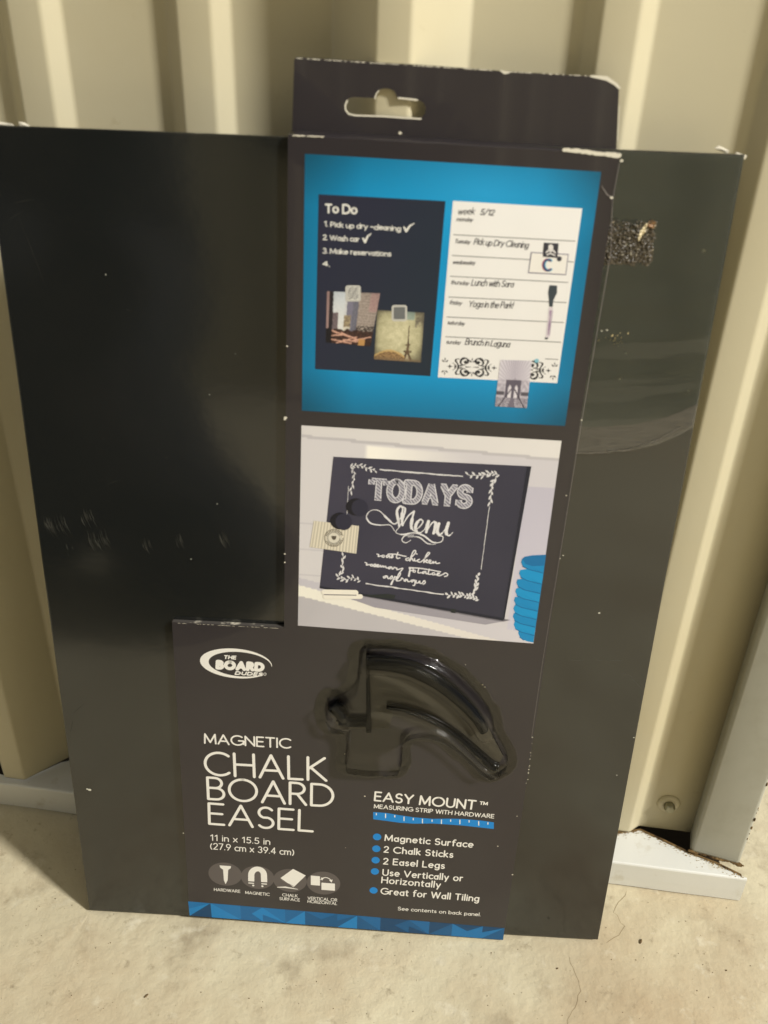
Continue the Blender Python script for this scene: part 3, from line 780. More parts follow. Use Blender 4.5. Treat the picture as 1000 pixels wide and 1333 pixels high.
def paris(s, t):
    v = math.hypot(s - .5, t - .45); n = nz(s * 9, t * 9) + .5 * nz(s * 30, t * 30)
    c = mixc((222, 212, 160), (168, 160, 112), v * 1.3 + n * .35)
    c = mixc(c, (112, 104, 80), max(0, v - .48) * 3 + max(0, .06 - min(s, t, 1 - s, 1 - t)) * 9)
    if .62 < s < .8 and t < .16: c = mixc(c, (120, 158, 160), .6)
    if s > .82 and t < .3: c = mixc(c, (110, 100, 84), .6 + n)
    # tower
    x = s - .70; 
    wdt = None
    if .27 < t < .97:
        wdt = .008 + .02 * (t - .27) + .16 * max(0, t - .62) ** 1.5 * 1.6 + .28 * max(0, t - .80) ** 1.3
        if abs(t - .66) < .015: wdt = .055
        if abs(t - .80) < .018: wdt = .085
        if abs(x) < wdt: c = mixc((84, 62, 44), (120, 92, 62), .5 + n)
        if t > .84 and abs(x) < (t - .84) * .35: c = (190, 172, 130)
    # merry-go-round
    y = .80 + 1.2 * (s - .33) ** 2
    if s < .64 and t > y: c = mixc((110, 76, 46), (196, 150, 88), .5 + 1.4 * nz(s * 40, t * 40))
    if s < .64 and abs(t - y) < .02: c = (214, 170, 92)
    if t > .95: c = mixc(c, (140, 110, 76), .6)
    return c
picture("printed_tower_photo", Z2, [(478, 925), (742, 940), (722, 1218), (460, 1200)], 110, 110, lambda s, t: muted(paris, s, t), 4, card, "small sepia printed photo with a tower")
def magnet(cx, cy, zig):
    k = Ink()
    def rr(w_, h_, r, n=5):
        pts = []
        for sx, sy, a0 in [(1, -1, -90), (1, 1, 0), (-1, 1, 90), (-1, -1, 180)]:
            for q in range(n + 1):
                a = math.radians(a0 + 90 * q / n); pts.append((cx + sx * (w_ - r) + r * math.cos(a), cy + sy * (h_ - r) + r * math.sin(a)))
        return [Z2(*p) for p in pts]
    k.poly(rr(43, 45, 14)); k.build("printed_magnet", 5, P_(186, 184, 176), card)
    k = Ink(); k.poly(rr(32, 34, 6)); k.build("magnet_face", 6, P_(104, 106, 106) if not zig else P_(206, 204, 196), card)
    if zig:
        k = Ink()
        for j in range(7):
            y = cy - 30 + j * 9.5
            k.stroke([Z2(cx - 28 + i * 4, y + 3 * math.sin(i * .8 + j)) for i in range(15)], .25)
        k.build("magnet_pattern", 7, P_(70, 70, 72), card)
magnet(343, 832, True); magnet(602, 942, False)
k = Ink()
text(k, "To Do", Z2, (190, 380), (362, 386), 44, .7, jit=.06)
text(k, "1. Pick up dry ~cleaning", Z2, (182, 456), (608, 482), 26, .36, jit=.05, gap=.16)
k.stroke([Z2(628, 462), Z2(640, 484), Z2(660, 455), Z2(684, 441)], [.6, .9, .7, .3])
text(k, "2. Wash car", Z2, (175, 532), (376, 542), 26, .36, jit=.05, gap=.16)
k.stroke([Z2(398, 524), Z2(410, 545), Z2(425, 512), Z2(444, 498)], [.6, .9, .7, .3])
text(k, "3. Make reservations", Z2, (174, 606), (554, 624), 26, .36, jit=.05, gap=.16)
text(k, "4.", Z2, (174, 676), (210, 680), 24, .42, jit=.08)
k.build("chalk_handwriting", 3, P_(214, 212, 204), card, "white chalk handwriting on the printed to-do board")

# weekly calendar
def paper(s, t): return mixc((226, 224, 220), (216, 213, 208), .5 * t + .2 * nz(s * 4, t * 4))
picture("printed_calendar", Z3, [(110, 234), (733, 271), (612, 1112), (37, 1084)], 12, 14, paper, 2, card, "white printed weekly planner sheet")
k = Ink()
for a, b in [((113, 397), (697, 428)), ((107, 497), (478, 517)), ((660, 526), (690, 529)), ((98, 597), (663, 627)), ((90, 697), (655, 724)), ((82, 793), (642, 820)), ((75, 888), (630, 915)), ((555, 995), (615, 998))]:
    k.stroke([Z3(*a), Z3(*b)], .3)
k.build("calendar_rules", 3, P_(120, 118, 116), card)
k = Ink(); H = dict(shear=.25, jit=.05, gap=.14)
text(k, "week", Z3, (132, 298), (212, 298), 30, .3, **H); text(k, "5/12", Z3, (240, 300), (304, 303), 26, .36, **H)
for s_, a, b in [("monday", (127, 330), (203, 334)), ("Tuesday", (118, 436), (190, 441)), ("wednesday", (108, 537), (214, 541)), ("thursday", (100, 634), (184, 639)),
                 ("friday", (92, 731), (150, 735)), ("saturday", (84, 828), (164, 833)), ("sunday", (77, 920), (144, 925))]:
    text(k, s_, Z3, a, b, 17, .26, **H)
for s_, a, b in [("Pick up Dry Cleaning", (210, 443), (470, 461)), ("Lunch with Sara", (198, 640), (398, 650)), ("Yoga in the Park!", (184, 744), (396, 751)), ("Brunch in Laguna", (168, 926), (380, 938))]:
    text(k, s_, Z3, a, b, 28, .34, **H)
k.build("calendar_handwriting", 3, P_(74, 72, 74), card, "dark handwriting on the printed planner")
# damask border
ZD = Fr(565, 455, 5)
k = Ink()
def half_unit(F):
    """ornament half: F maps (x, y) about the unit centre to mm"""
    def st(p, w_): k.stroke([F(*q) for q in smooth(p, 5)], w_)
    st([(-126, -24), (-112, -14), (-108, 0), (-112, 14), (-126, 24)], [.2, .75, .2])
    st([(-82, -50), (-98, -50), (-106, -40), (-98, -26), (-90, -10), (-90, 10), (-98, 26), (-106, 40), (-98, 50), (-82, 48)], [.3, .7, .5, .8, .5, .7, .3])
    for g in (-1, 1):
        st([(-40, g * 24), (-28, g * 30), (-26, g * 44), (-38, g * 56), (-58, g * 54), (-72, g * 40), (-72, g * 22), (-58, g * 12), (-44, g * 14)], [.8, .9, .5, .9, .8, .5, .3])
        st([(-42, g * 26), (-48, g * 32), (-40, g * 36)], .7)
        st([(-88, g * 2), (-74, g * 8), (-64, g * 4)], [.2, .6, .2])
    k.poly([F(-44, -4), F(-44, 4), F(-6, 1), F(-6, -1)])
    cross(F, -144, 0)
def cross(F, x, y):
    k.poly([F(x - 20, y), F(x, y + 5), F(x + 20, y), F(x, y - 5)]); k.poly([F(x - 5, y), F(x, y + 16), F(x + 5, y), F(x, y - 16)])
def flower(F, x, y, g):
    k.poly([F(x - 4, y), F(x, y + g * 12), F(x + 4, y), F(x, y - g * 12)])
    for q in (-1, 1): k.stroke([F(x + q * 3, y + g * 16), F(x + q * 12, y + g * 14), F(x + q * 19, y + g * 4)], [.2, .6, .15])
sl = .035
UL = lambda x, y: ZD(247 + x, 122 + y + x * sl)
UR = lambda x, y: ZD(247 - x, 122 + y - x * sl)
half_unit(UL); half_unit(UR); half_unit(lambda x, y: ZD(600 - x, 139 + y - x * sl))
flower(UL, 2, -50, 1); flower(UL, -2, 50, -1); flower(UL, -175, -46, 1); flower(UL, -178, 46, -1)
flower(lambda x, y: ZD(x, y), 785, 100, 1); flower(lambda x, y: ZD(x, y), 773, 195, -1)
k.build("damask_border", 3, P_(44, 44, 48), card, "black damask ornament along the foot of the planner")
# clipped card with letter, tag, marker
k = Ink(); k.poly([Z3(485, 480), Z3(668, 490), Z3(655, 592), Z3(471, 582)]); k.build("clipped_card", 4, P_(128, 122, 138), card)
k = Ink(); k.poly([Z3(490, 485), Z3(663, 495), Z3(651, 587), Z3(476, 577)]); k.build("clipped_card_face", 5, P_(224, 220, 212), card)
k = Ink(); k.poly([Z3(549, 435), Z3(619, 439), Z3(613, 509), Z3(542, 503)]); k.disc(Z3(622, 513), .95); k.build("printed_clip", 6, P_(54, 54, 62), card)
k = Ink()
k.stroke([Z3(x, y) for x, y in [(560, 482), (572, 470), (580, 478), (590, 470), (602, 484)]], .55); k.disc(Z3(581, 458), .95); k.stroke([Z3(563, 494), Z3(580, 486), Z3(600, 497)], .5)
k.stroke([Z3(572, 450), Z3(581, 445), Z3(590, 451)], .4); k.build("clip_ornament", 7, P_(214, 210, 206), card)
for m_, dx, w_ in ((P_(200, 90, 110), -3, .9), (P_(110, 180, 210), 3.5, .9), (P_(70, 80, 110), 0, .8)):
    k = Ink(); k.stroke([Z3(x + dx, y) for x, y in arc(568, 543, 21, 26, 55, 305, 16)], w_); k.build("printed_letter", 6 + (dx > 0) + 2 * (dx == 0), m_, card)
k = Ink(); k.poly([Z3(*p) for p in [(575, 640), (612, 642), (611, 678), (594, 712), (590, 745), (573, 743), (572, 708), (568, 675)]]); k.poly([Z3(552, 892), Z3(569, 893), Z3(566, 901), Z3(553, 900)])
k.build("printed_marker", 4, P_(58, 66, 72), card)
k = Ink(); k.poly([Z3(572, 746), Z3(592, 747), Z3(574, 893), Z3(556, 891)]); k.build("marker_body", 4, P_(206, 196, 200), card)
k = Ink(); text(k, "marker", Z3, (566, 885), (570, 885), 1, .01) if 0 else None
k.stroke([Z3(590, 762), Z3(575, 880)], .25); k.stroke([Z3(580, 762), Z3(577, 800), Z3(574, 830), Z3(568, 880)], [.9, .3, .8, .3, .9], cap=False); k.build("marker_print", 5, P_(150, 128, 150), card)
def bridge(s, t):
    if t < .42:
        a = math.atan2(s - .52, t + .02 - .55); r = math.sin(a * 46)
        c = mixc((196, 190, 198), (150, 142, 154), .5 + .5 * r) 
        return mixc(c, (226, 222, 224), abs(s - .5) * .9)
    c = mixc((190, 184, 192), (160, 154, 164), .5 + nz(s * 14, t * 14) * 1.5)
    x = s - .5
    if t < .80:
        if abs(x) < .24: c = (92, 86, 98)
        if (abs(x + .10) < .055 or abs(x - .10) < .055) and t > .52 - .0 + 6 * min(abs(x + .1), abs(x - .1)) ** 1.5: c = (206, 200, 206)
    else:
        if abs(x) < .05 + (t - .8) * .3: c = (110, 104, 116)
        elif math.sin((x / (t - .55)) * 60) > .3: c = (74, 68, 80)
    if t > .6 and abs(abs(x) - (t - .55) * .9) < .02: c = (60, 54, 66)
    if .66 < t < .74 and abs(x) > .25: c = (84, 80, 88)
    return c
picture("printed_bridge_photo", Z3, [(338, 1000), (490, 1004), (466, 1232), (312, 1223)], 56, 76, bridge, 5, card, "small grey printed photo of a bridge")
k = Ink(); k.disc(Z3(513, 1004), .9, .8); k.build("blue_pin", 6, P_(120, 176, 190), card)

# ---------------------------------------------------------------- menu photo
def shelf(s, t):
    x = 35 + s * 935; y = 42 + t * 760  # rough crop coordinates
    c = mixc((204, 200, 200), (196, 192, 196), s)
    yl = 78 + .03 * x
    if y < yl: c = mixc((206, 202, 200), (214, 210, 206), s)
    if abs(y - yl) < 5: c = (182, 178, 180)
    g = max(0, min(1, (x - 265) / 14)) * max(0, min(1, (y - yl - 8) / 6)) * max(0, min(1, (640 - x) / 330)) * max(0, min(1, (185 + .03 * x - y) / 10))
    c = mixc(c, (236, 232, 222), g)
    if x > 860 and y > 205: c = mixc((182, 178, 190), (192, 188, 200), (y - 205) / 400)
    if x < 150 and y > 300:
        if abs((y - 390) % 100) < 4: c = mixc(c, (178, 174, 178), .6)
    ys = 640 + .195 * (x - 25)   # shelf front edge
    if y > ys - 35 - .02 * x: c = mixc((188, 184, 190), (200, 196, 200), s)
    if abs(y - ys - 15) < 22 - .012 * x: c = mixc((230, 226, 212), (214, 208, 202), s * 1.2)
    elif y > ys + 15: c = mixc((178, 174, 176), (192, 188, 192), s + nz(s * 5, t * 5) * .3)
    return c
picture("menu_picture", Z4, [(35, 42), (975, 98), (873, 830), (22, 765)], 200, 160, shelf, 1, card, "printed photo of a menu chalkboard on a white shelf")
def sl2(s, t): return mixc((68, 65, 80), (48, 48, 63), .25 + .5 * s + .35 * t + .3 * nz(s * 2.5, t * 2.5))
k = Ink(); k.poly([Z4(118, 635), Z4(765, 752), Z4(790, 745), Z4(700, 762), Z4(300, 700)]); k.build("shelf_shade", 2, P_(150, 146, 154), card)
picture("printed_menu_board", Z4, [(150, 155), (850, 189), (762, 741), (101, 625)], 30, 24, sl2, 3, card, "printed slate menu board")
k = Ink(); k.poly([Z4(850, 189), Z4(866, 190), Z4(768, 745), Z4(762, 741)]); k.poly([Z4(101, 622), Z4(762, 737), Z4(765, 747), Z4(101, 630)])
k.build("menu_board_edge", 4, P_(30, 32, 46), card)
k = Ink(); k.poly([Z4(255, 655), Z4(300, 663), Z4(370, 670), Z4(375, 655), Z4(345, 650)]); k.poly([Z4(575, 703), Z4(592, 706), Z4(592, 720), Z4(575, 718)]); k.build("printed_easel_foot", 5, P_(34, 40, 42), card)["kind"] = "stuff"
# slab serif TODAYS
def slab_word(k, wd, grow):
    L = {'T': [[(.0, .96), (.74, .96)], [(.37, .96), (.37, .04)], [(.2, .04), (.54, .04)], [(0, .96), (0, .72)], [(.74, .96), (.74, .72)]],
         'O': [arc(.37, .5, .32, .46, 90, 450, 26)], 'D': [[(.14, .96), (.14, .04)], [(0, .96), (.36, .96)] + arc(.36, .5, .32, .46, 90, -90, 16) + [(0, .04)]],
         'A': [[(.1, .04), (.36, .96)], [(.36, .96), (.64, .04)], [(.2, .34), (.54, .34)], [(-.02, .04), (.24, .04)], [(.5, .04), (.78, .04)]],
         'Y': [[(.08, .96), (.36, .48)], [(.66, .96), (.36, .48)], [(.36, .48), (.36, .04)], [(-.04, .96), (.22, .96)], [(.52, .96), (.78, .96)], [(.2, .04), (.52, .04)]],
         'S': [arc(.31, .73, .24, .23, 30, 255, 16) + arc(.31, .27, .27, .23, 75, -150, 16), [(.54, .96), (.54, .70)], [(.05, .04), (.05, .32)]]}
    a, b = Vector(Z4(284, 308)), Vector(Z4(650, 338)); u = b - a; n = Vector((-u.y, u.x)).normalized(); h = (Vector(Z4(284, 234)) - a).length
    x = 0
    for ch in "TODAYS":
        for st in L[ch]:
            hv = len(st) == 2 and abs(st[0][1] - st[1][1]) < .01
            pts = [a + u * ((x + px) / 5.05) + n * h * py for px, py in st]
            ww = wd * (.5 if hv else 1) + grow
            if len(st) == 2 and (hv or abs(st[0][0] - st[1][0]) < .001) and grow == 0: pass
            k.stroke([tuple(p) for p in pts], ww, cap=(len(st) > 2))
        x += .865
k = Ink(); slab_word(k, 2.3, .45); k.build("today_lettering_outline", 4, P_(206, 204, 208), card)
M_HATCH = bpy.data.materials.new("chalk_hatching"); M_HATCH.use_nodes = True
N = M_HATCH.node_tree.nodes; L = M_HATCH.node_tree.links; wv = N.new('ShaderNodeTexWave'); wv.bands_direction = 'DIAGONAL'; wv.inputs['Scale'].default_value = 420; wv.inputs['Distortion'].default_value = 3
tc = N.new('ShaderNodeTexCoord'); L.new(tc.outputs['Object'], wv.inputs['Vector']); mx = N.new('ShaderNodeMixRGB'); mx.inputs['Color1'].default_value = S(96, 94, 108); mx.inputs['Color2'].default_value = S(186, 184, 190)
L.new(wv.outputs['Fac'], mx.inputs['Fac']); L.new(mx.outputs[0], N['Principled BSDF'].inputs['Base Color']); N['Principled BSDF'].inputs['Roughness'].default_value = .4
k = Ink(); slab_word(k, 1.85, 0); k.build("today_lettering", 5, M_HATCH, card, "hatched slab lettering reading TODAYS")
k = Ink()
def sw(pts, ws, F=Z4): k.stroke([F(*p) for p in smooth(pts)], ws)
sw([(372, 424), (355, 402), (320, 402), (285, 395), (270, 372), (285, 350), (315, 350), (345, 378), (372, 398), (395, 372), (402, 345), (392, 334), (380, 352), (385, 385), (388, 408)], [.3, .4, .6, .7, .4, .3, .4, .9, .6, .4, .5, .9, 1.0, 1.2, .8])
sw([(388, 410), (402, 380), (410, 345), (402, 336)], [.4, .6, .8, .5]); sw([(402, 336), (398, 370), (400, 402)], [.6, 1.3, 1.1])
sw([(400, 404), (420, 370), (442, 352)], [.4, .6, .7]); sw([(442, 352), (434, 385), (432, 410), (442, 424)], [.8, 1.4, 1.2, .5])
sw([(442, 424), (462, 408), (474, 390), (464, 382), (450, 398), (448, 420), (462, 430), (480, 418)], [.4, .5, .6, .8, 1.3, 1.3, .7, .4])
sw([(480, 418), (492, 390)], [.4, .8]); sw([(494, 388), (486, 428)], [1.3, 1.1]); sw([(486, 428), (504, 398), (516, 390), (520, 400), (512, 432)], [.4, .6, .9, 1.4, 1.1]); sw([(512, 432), (524, 424), (532, 400)], [.4, .4, .6])
sw([(532, 396), (526, 425), (536, 436), (552, 420), (562, 398)], [1.2, 1.4, .8, .4, .6]); sw([(566, 394), (558, 428), (568, 440), (582, 428)], [1.3, 1.4, .7, .3])
sw([(388, 410), (376, 428), (400, 436), (440, 430), (476, 440), (510, 464), (540, 462), (546, 444), (530, 440)], [.3, .3, .7, .5, .8, .7, .4, .4, .5])
sw([(440, 438), (410, 440), (398, 456), (412, 466), (430, 456)], [.3, .5, .4, .4, .3]); sw([(420, 444), (460, 446), (490, 468), (520, 472)], [.3, .6, .5, .2])
k.build("menu_lettering", 4, P_(214, 212, 212), card, "white flourished script reading Menu")
ZK = Fr(460, 700, 7.143)
k = Ink()
def ring(x, y, a, b): return [(x + a * math.cos(q), y + b * math.sin(q)) for q in [i * .7 for i in range(10)]]
for pts in [[(220,160),(236,166),(232,182),(250,178),(266,175)], ring(278,180,12,9), [(322,168),(305,180),(315,192),(335,172),(337,192),(350,190),(364,168),(368,188),(355,195)], [(415,145),(402,180),(408,200),(432,195)], [(325,160),(400,162),(470,178),(490,180)],
            [(515,197),(490,202),(492,217),(515,215),(545,185),(576,150),(578,128),(560,132),(535,185),(525,224),(543,198),(552,215),(562,222),(570,202),(570,222),(590,222),(614,208),(596,218),(605,232),(632,230),(670,195),(708,155),(696,145),(672,182),(655,238),(682,212),(690,220),(672,228),(692,240),(722,224),(710,215),(700,234),(716,246),(732,242),(742,228),(744,245),(765,230),(771,246),(802,243)], [(588,158),(592,160)],
            [(110,238),(126,245),(122,262),(140,258),(156,258)], ring(170,263,11,8), [(182,270),(203,252),(206,268),(192,276),(214,274),(236,262),(222,258),(218,275),(236,279),(252,265),(258,280),(276,268),(281,282),(300,272),(306,287),(325,287)], [(346,277),(325,286),(335,297),(356,280),(361,297),(372,296),(380,282),(392,288),(404,290),(406,305),(425,300),(460,292),(436,325),(418,348)],
            [(520,295),(550,290),(556,308),(530,316)], ring(567,319,12,9), [(610,290),(600,328),(612,335),(630,332)], [(520,285),(620,292),(720,308),(810,325)], [(662,320),(640,330),(650,341),(671,320),(677,342),(690,340)], [(706,300),(696,340),(706,348),(728,345)], ring(745,343,13,9), [(760,350),(775,352),(801,341),(786,335),(778,352),(797,361),(830,350),(856,335),(877,347),(870,362),(848,368)],
            [(307,360),(280,372),(290,383),(316,365),(321,385),(335,385),(360,362),(361,382),(345,392)], [(378,378),(400,372),(398,390),(378,392)], [(400,404),(436,352),(430,335),(406,380),(402,408),(440,402),(450,382),(464,392)], [(492,392),(472,402),(480,413),(501,395),(507,415),(525,413)], [(562,400),(536,405),(545,419),(571,402),(571,448),(556,450)], [(585,405),(584,425),(600,428),(616,410),(620,431),(640,430),(659,405),(669,425),(650,440)]]:
    k.stroke([ZK(*p) for p in smooth(pts, 4)], .54)
k.stroke([ZK(530, 290), ZK(516, 364)], [.5, .9]); k.stroke([ZK(386, 366), ZK(352, 440)], [.45, .9])
k.build("dish_lettering", 4, P_(214, 212, 212), card, "white script naming three dishes")
k = Ink()
def rough_line(p0, p1, w_):
    for q in range(3):
        n = 18; pts = []
        for i in range(n + 1):
            t = i / n; pts.append(Z4(p0[0] + (p1[0] - p0[0]) * t + rng.uniform(-1, 1) * .8, p0[1] + (p1[1] - p0[1]) * t + rng.uniform(-1, 1) * 1.2 + q))
        k.stroke(pts, [rng.uniform(.3, 1) * w_ for _ in range(n + 1)])
rough_line((318, 201), (617, 225), .5); rough_line((714, 335), (684, 560), .3); rough_line((268, 612), (548, 652), .45); rough_line((205, 262), (199, 370), .22)
def leaf(x, y, ang, ln, wd):
    c, s = math.cos(ang), math.sin(ang); P = []
    for t, q in [(0, 0), (.25, .35), (.55, .5), (.8, .3), (1, 0), (.8, -.3), (.55, -.5), (.25, -.35)]:
        P.append(Z4(x + (t * c * ln - q * s * wd), y + (t * s * ln + q * c * wd)))
    k.poly(P)
def sprig(pts, n, ln, wd, spread=1.1):
    for i in range(n):
        t = i / max(1, n - 1) * (len(pts) - 1); a = int(min(t, len(pts) - 2)); f = t - a
        x = pts[a][0] * (1 - f) + pts[a + 1][0] * f; y = pts[a][1] * (1 - f) + pts[a + 1][1] * f
        d = math.atan2(pts[a + 1][1] - pts[a][1], pts[a + 1][0] - pts[a][0])
        leaf(x, y, d + spread * (1 if i % 2 else -1) * rng.uniform(.5, 1), ln * rng.uniform(.6, 1.1), wd * rng.uniform(.7, 1.1))
    k.stroke([Z4(*p) for p in smooth(pts)], .22)
sprig([(212, 190), (240, 186), (270, 195), (300, 205)], 12, 17, 6.5); sprig([(212, 192), (226, 215), (222, 245), (214, 276)], 9, 18, 6, .5)
sprig([(750, 222), (720, 214), (690, 222), (640, 222)], 14, 20, 8); sprig([(738, 232), (724, 250), (722, 280), (718, 316)], 10, 22, 8, .5)
sprig([(248, 604), (220, 592), (195, 600), (168, 590)], 12, 16, 7); sprig([(170, 585), (185, 570), (182, 545), (186, 516)], 9, 20, 7, .5)
sprig([(676, 672), (645, 660), (610, 655), (566, 655)], 18, 18, 8); sprig([(640, 660), (662, 640), (668, 615), (672, 586)], 10, 24, 9, .5)
k.build("chalk_ornaments", 4, P_(206, 204, 204), card)
# striped tag and magnets, chalk, plates
def stripes(s, t): return (214, 206, 186) if math.sin(s * 96) > 0 else (186, 178, 160)
picture("printed_tag", Z4, [(80, 386), (243, 405), (233, 505), (65, 481)], 120, 2, stripes, 5, card)
k = Ink(); k.disc(Z4(152, 448), 3.3); k.build("tag_seal", 6, P_(206, 200, 184), card)
k = Ink()
k.stroke([Z4(152 + 34 * math.cos(a / 10), 448 + 31 * math.sin(a / 10)) for a in range(0, 63, 3)], .22); k.stroke([Z4(152 + 22 * math.cos(a / 10), 448 + 20 * math.sin(a / 10)) for a in range(0, 63, 3)], .22)
k.poly([Z4(143, 441), Z4(162, 441), Z4(159, 452), Z4(153, 456), Z4(146, 452)]); 
for a in list(range(200, 341, 12)) + list(range(20, 161, 12)):
    r = math.radians(a); k.stroke([Z4(152 + 25 * math.cos(r), 448 + 23 * math.sin(r)), Z4(152 + 31 * math.cos(r), 448 + 28 * math.sin(r))], .3)
k.build("tag_emblem", 7, P_(84, 76, 66), card)
for cx, cy in ((238, 338), (180, 389)):
    k = Ink(); k.disc(Z4(cx - 6, cy - 2), 4.2, 4.0); k.build("printed_magnet_side", 8, P_(22, 22, 32), card)
    k = Ink(); k.disc(Z4(cx + 8, cy + 1), 3.6, 3.9); k.build("printed_magnet_face", 9, P_(42, 42, 58), card)
k = Ink(); k.stroke([Z4(118, 644), Z4(230, 646)], 2.7); k.stroke([Z4(122, 660), Z4(248, 660)], 2.4); k.build("printed_chalk_sticks", 5, P_(228, 222, 208), card)
k = Ink(); k.stroke([Z4(118, 653), Z4(232, 655)], .5); k.build("chalk_shade", 6, P_(120, 116, 116), card)
def edge_x(y): return 921 + (y - 500) * (873 - 921) / 330 - .5
tops = [(812 - 3 * j if j < 5 else 803, 530 + j * 31) for j in range(9)]
tops = [(833, 516), (826, 556), (816, 590), (812, 622), (807, 654), (805, 684), (803, 712), (806, 742), (822, 772)]
for j, (xl, y) in reversed(list(enumerate(tops))):
    pass
for j in range(8, -1, -1):
    xl, y = tops[j]; yb = y + 44
    pts = [(xl, y + 8), (xl - 4, y + 20), (xl + 2, y + 34)] + [(xl + (edge_x(yb) - xl) * q, yb - 6 + 22 * q) for q in (.3, .6, 1)]
    pts = [p for p in pts if p[1] < 826]
    yr = min(yb + 16, 826)
    pts += [(edge_x(yr), yr)] + [(edge_x(y - 2), y - 4 - (2 if j == 0 else 0))]
    k = Ink(); k.poly([Z4(*p) for p in pts]); k.build("printed_plate", 2 + (8 - j) * .4, P_(10, 128 + (j % 2) * 10, 182 + (j % 2) * 10), card)
    k = Ink(); k.stroke([Z4(xl + 2, y + 35)] + [Z4(xl + (edge_x(yb) - xl) * q, yb - 4 + 20 * q) for q in (.3, .6, .97) if yb - 4 + 20 * q < 822], .35); k.build("plate_rim", 2.2 + (8 - j) * .4, P_(6, 92, 142), card)
k = Ink(); k.poly([Z4(833, 524), Z4(842, 516), Z4(870, 511), Z4(edge_x(508) - 1, 509), Z4(edge_x(548) - 1, 548), Z4(870, 550), Z4(845, 542)]); k.build("plate_hollow", 6, P_(10, 104, 156), card)

# ---------------------------------------------------------------- lettering block
k = Ink()
text(k, "MAGNETIC", Z6, (142, 510), (480, 530), 36, .85, gap=.2); k.build("title_lettering", 2, INK, card, "thin white capitals reading MAGNETIC")
for s_, a, b, cap in [("CHALK", (146, 634), (618, 658), 88), ("BOARD", (156, 730), (646, 760), 84), ("EASEL", (160, 828), (566, 858), 80)]:
    k = Ink(); text(k, s_, Z6, a, b, cap, 1.45, gap=.2); k.build("title_lettering", 2, INK, card, "large thin white capitals reading " + s_)
k = Ink(); text(k, "11 in x 15.5 in", Z6, (165, 893), (398, 910), 22, .52, gap=.22); text(k, "(27.9 cm x 39.4 cm)", Z6, (165, 927), (492, 952), 23, .52, gap=.22)
k.build("size_lettering", 2, INK, card, "board size in inches and centimetres")
icons = [(222, 1027), (350, 1040), (478, 1052), (610, 1062)]
for i, (x, y) in enumerate(icons):
    k = Ink(); k.disc(Z6(x, y), 8.9, 8.1, 36); k.build("icon_disc", 1 + i * .3, P_(88, 82, 80), card)
k = Ink(); k.poly([Z6(200, 992), Z6(245, 995), Z6(244, 1003), Z6(234, 1010), Z6(232, 1050), Z6(224, 1066), Z6(217, 1050), Z6(214, 1009), Z6(203, 1001)]); k.build("screw_icon", 3, INK, card)
k = Ink(); k.stroke([Z6(x, y) for x, y in [(325, 1055)] + arc(350, 1030, 25, 24, 180, 360, 12) + [(376, 1058)]], 3.3, cap=False); k.build("magnet_icon", 3, INK, card)
k = Ink(); k.stroke([Z6(325, 1060), Z6(325, 1064)], 3.0, cap=False); k.stroke([Z6(376, 1063), Z6(376, 1067)], 3.0, cap=False); k.disc(Z6(333, 1071), .6); k.disc(Z6(369, 1074), .6); k.build("magnet_icon", 3.5, INK, card)
k = Ink(); k.poly([Z6(440, 1042), Z6(490, 1006), Z6(540, 1032), Z6(492, 1078)]); k.stroke([Z6(428, 1078), Z6(460, 1078), Z6(508, 1086)], [.4, 1.0, .3]); k.build("eraser_icon", 3, INK, card)
k = Ink(); k.stroke([Z6(440, 1042), Z6(448, 1052), Z6(500, 1078)], .3); k.build("eraser_icon", 4, P_(120, 112, 108), card)
k = Ink(); k.poly([Z6(560, 1032), Z6(596, 1035), Z6(596, 1072), Z6(560, 1069)]); k.poly([Z6(602, 1060), Z6(655, 1064), Z6(655, 1092), Z6(602, 1088)])
k.stroke([Z6(x, y) for x, y in arc(618, 1062, 24, 22, 220, 330, 10)], .5); k.poly([Z6(632, 1050), Z6(646, 1048), Z6(642, 1060)]); k.poly([Z6(600, 1040), Z6(604, 1052), Z6(612, 1042)]); k.build("rotate_icon", 3, INK, card)
k = Ink()
for s_, a, b in [("HARDWARE", (179, 1092), (281, 1100)), ("MAGNETIC", (302, 1104), (397, 1112)), ("CHALK", (448, 1113), (507, 1118)), ("SURFACE", (437, 1128), (516, 1134)), ("VERTICAL OR", (548, 1126), (663, 1134)), ("HORIZONTAL", (548, 1139), (663, 1148))]:
    text(k, s_, Z6, a, b, 10.5, .30, gap=.24)
k.build("icon_captions", 2, INK, card, "tiny white captions under the four icons")
# maker logo
k = Ink(); c0 = (265, 198)
outr = [(c0[0] + 142 * math.cos(a), c0[1] - 2 + .08 * 142 * math.cos(a) + 58 * math.sin(a)) for a in [math.radians(d) for d in range(0, 360, 6)]]
inr = [(281 + 124 * math.cos(a), 199 + .08 * 124 * math.cos(a) + 48 * math.sin(a)) for a in [math.radians(d) for d in range(0, 360, 6)]]
for i in range(60):
    j = (i + 1) % 60
    if 4 < i < 12: continue
    pass
for i in range(60):
    j = (i + 1) % 60
    if 0 <= i < 7: continue
    z = k.v; b0 = len(k.v); pts = [Z6(*outr[i]), Z6(*outr[j]), Z6(*inr[j]), Z6(*inr[i])]
    k.v += [(x, y, 0.0) for x, y in pts]; k.f.append((b0 + 3, b0 + 2, b0 + 1, b0))
k.build("logo_ring", 2, INK, card, "white swoosh oval of the maker's logo")
ZL = Fr(250, 835, 8.333)
k = Ink(); text(k, "THE", ZL, (350, 193), (472, 200), 32, .55, shear=.15, gap=.3); text(k, "BOARD", ZL, (275, 296), (765, 323), 72, 1.75, gap=.40, shear=.08); text(k, "DUDES", ZL, (470, 365), (755, 381), 30, .6, shear=.2, gap=.32)
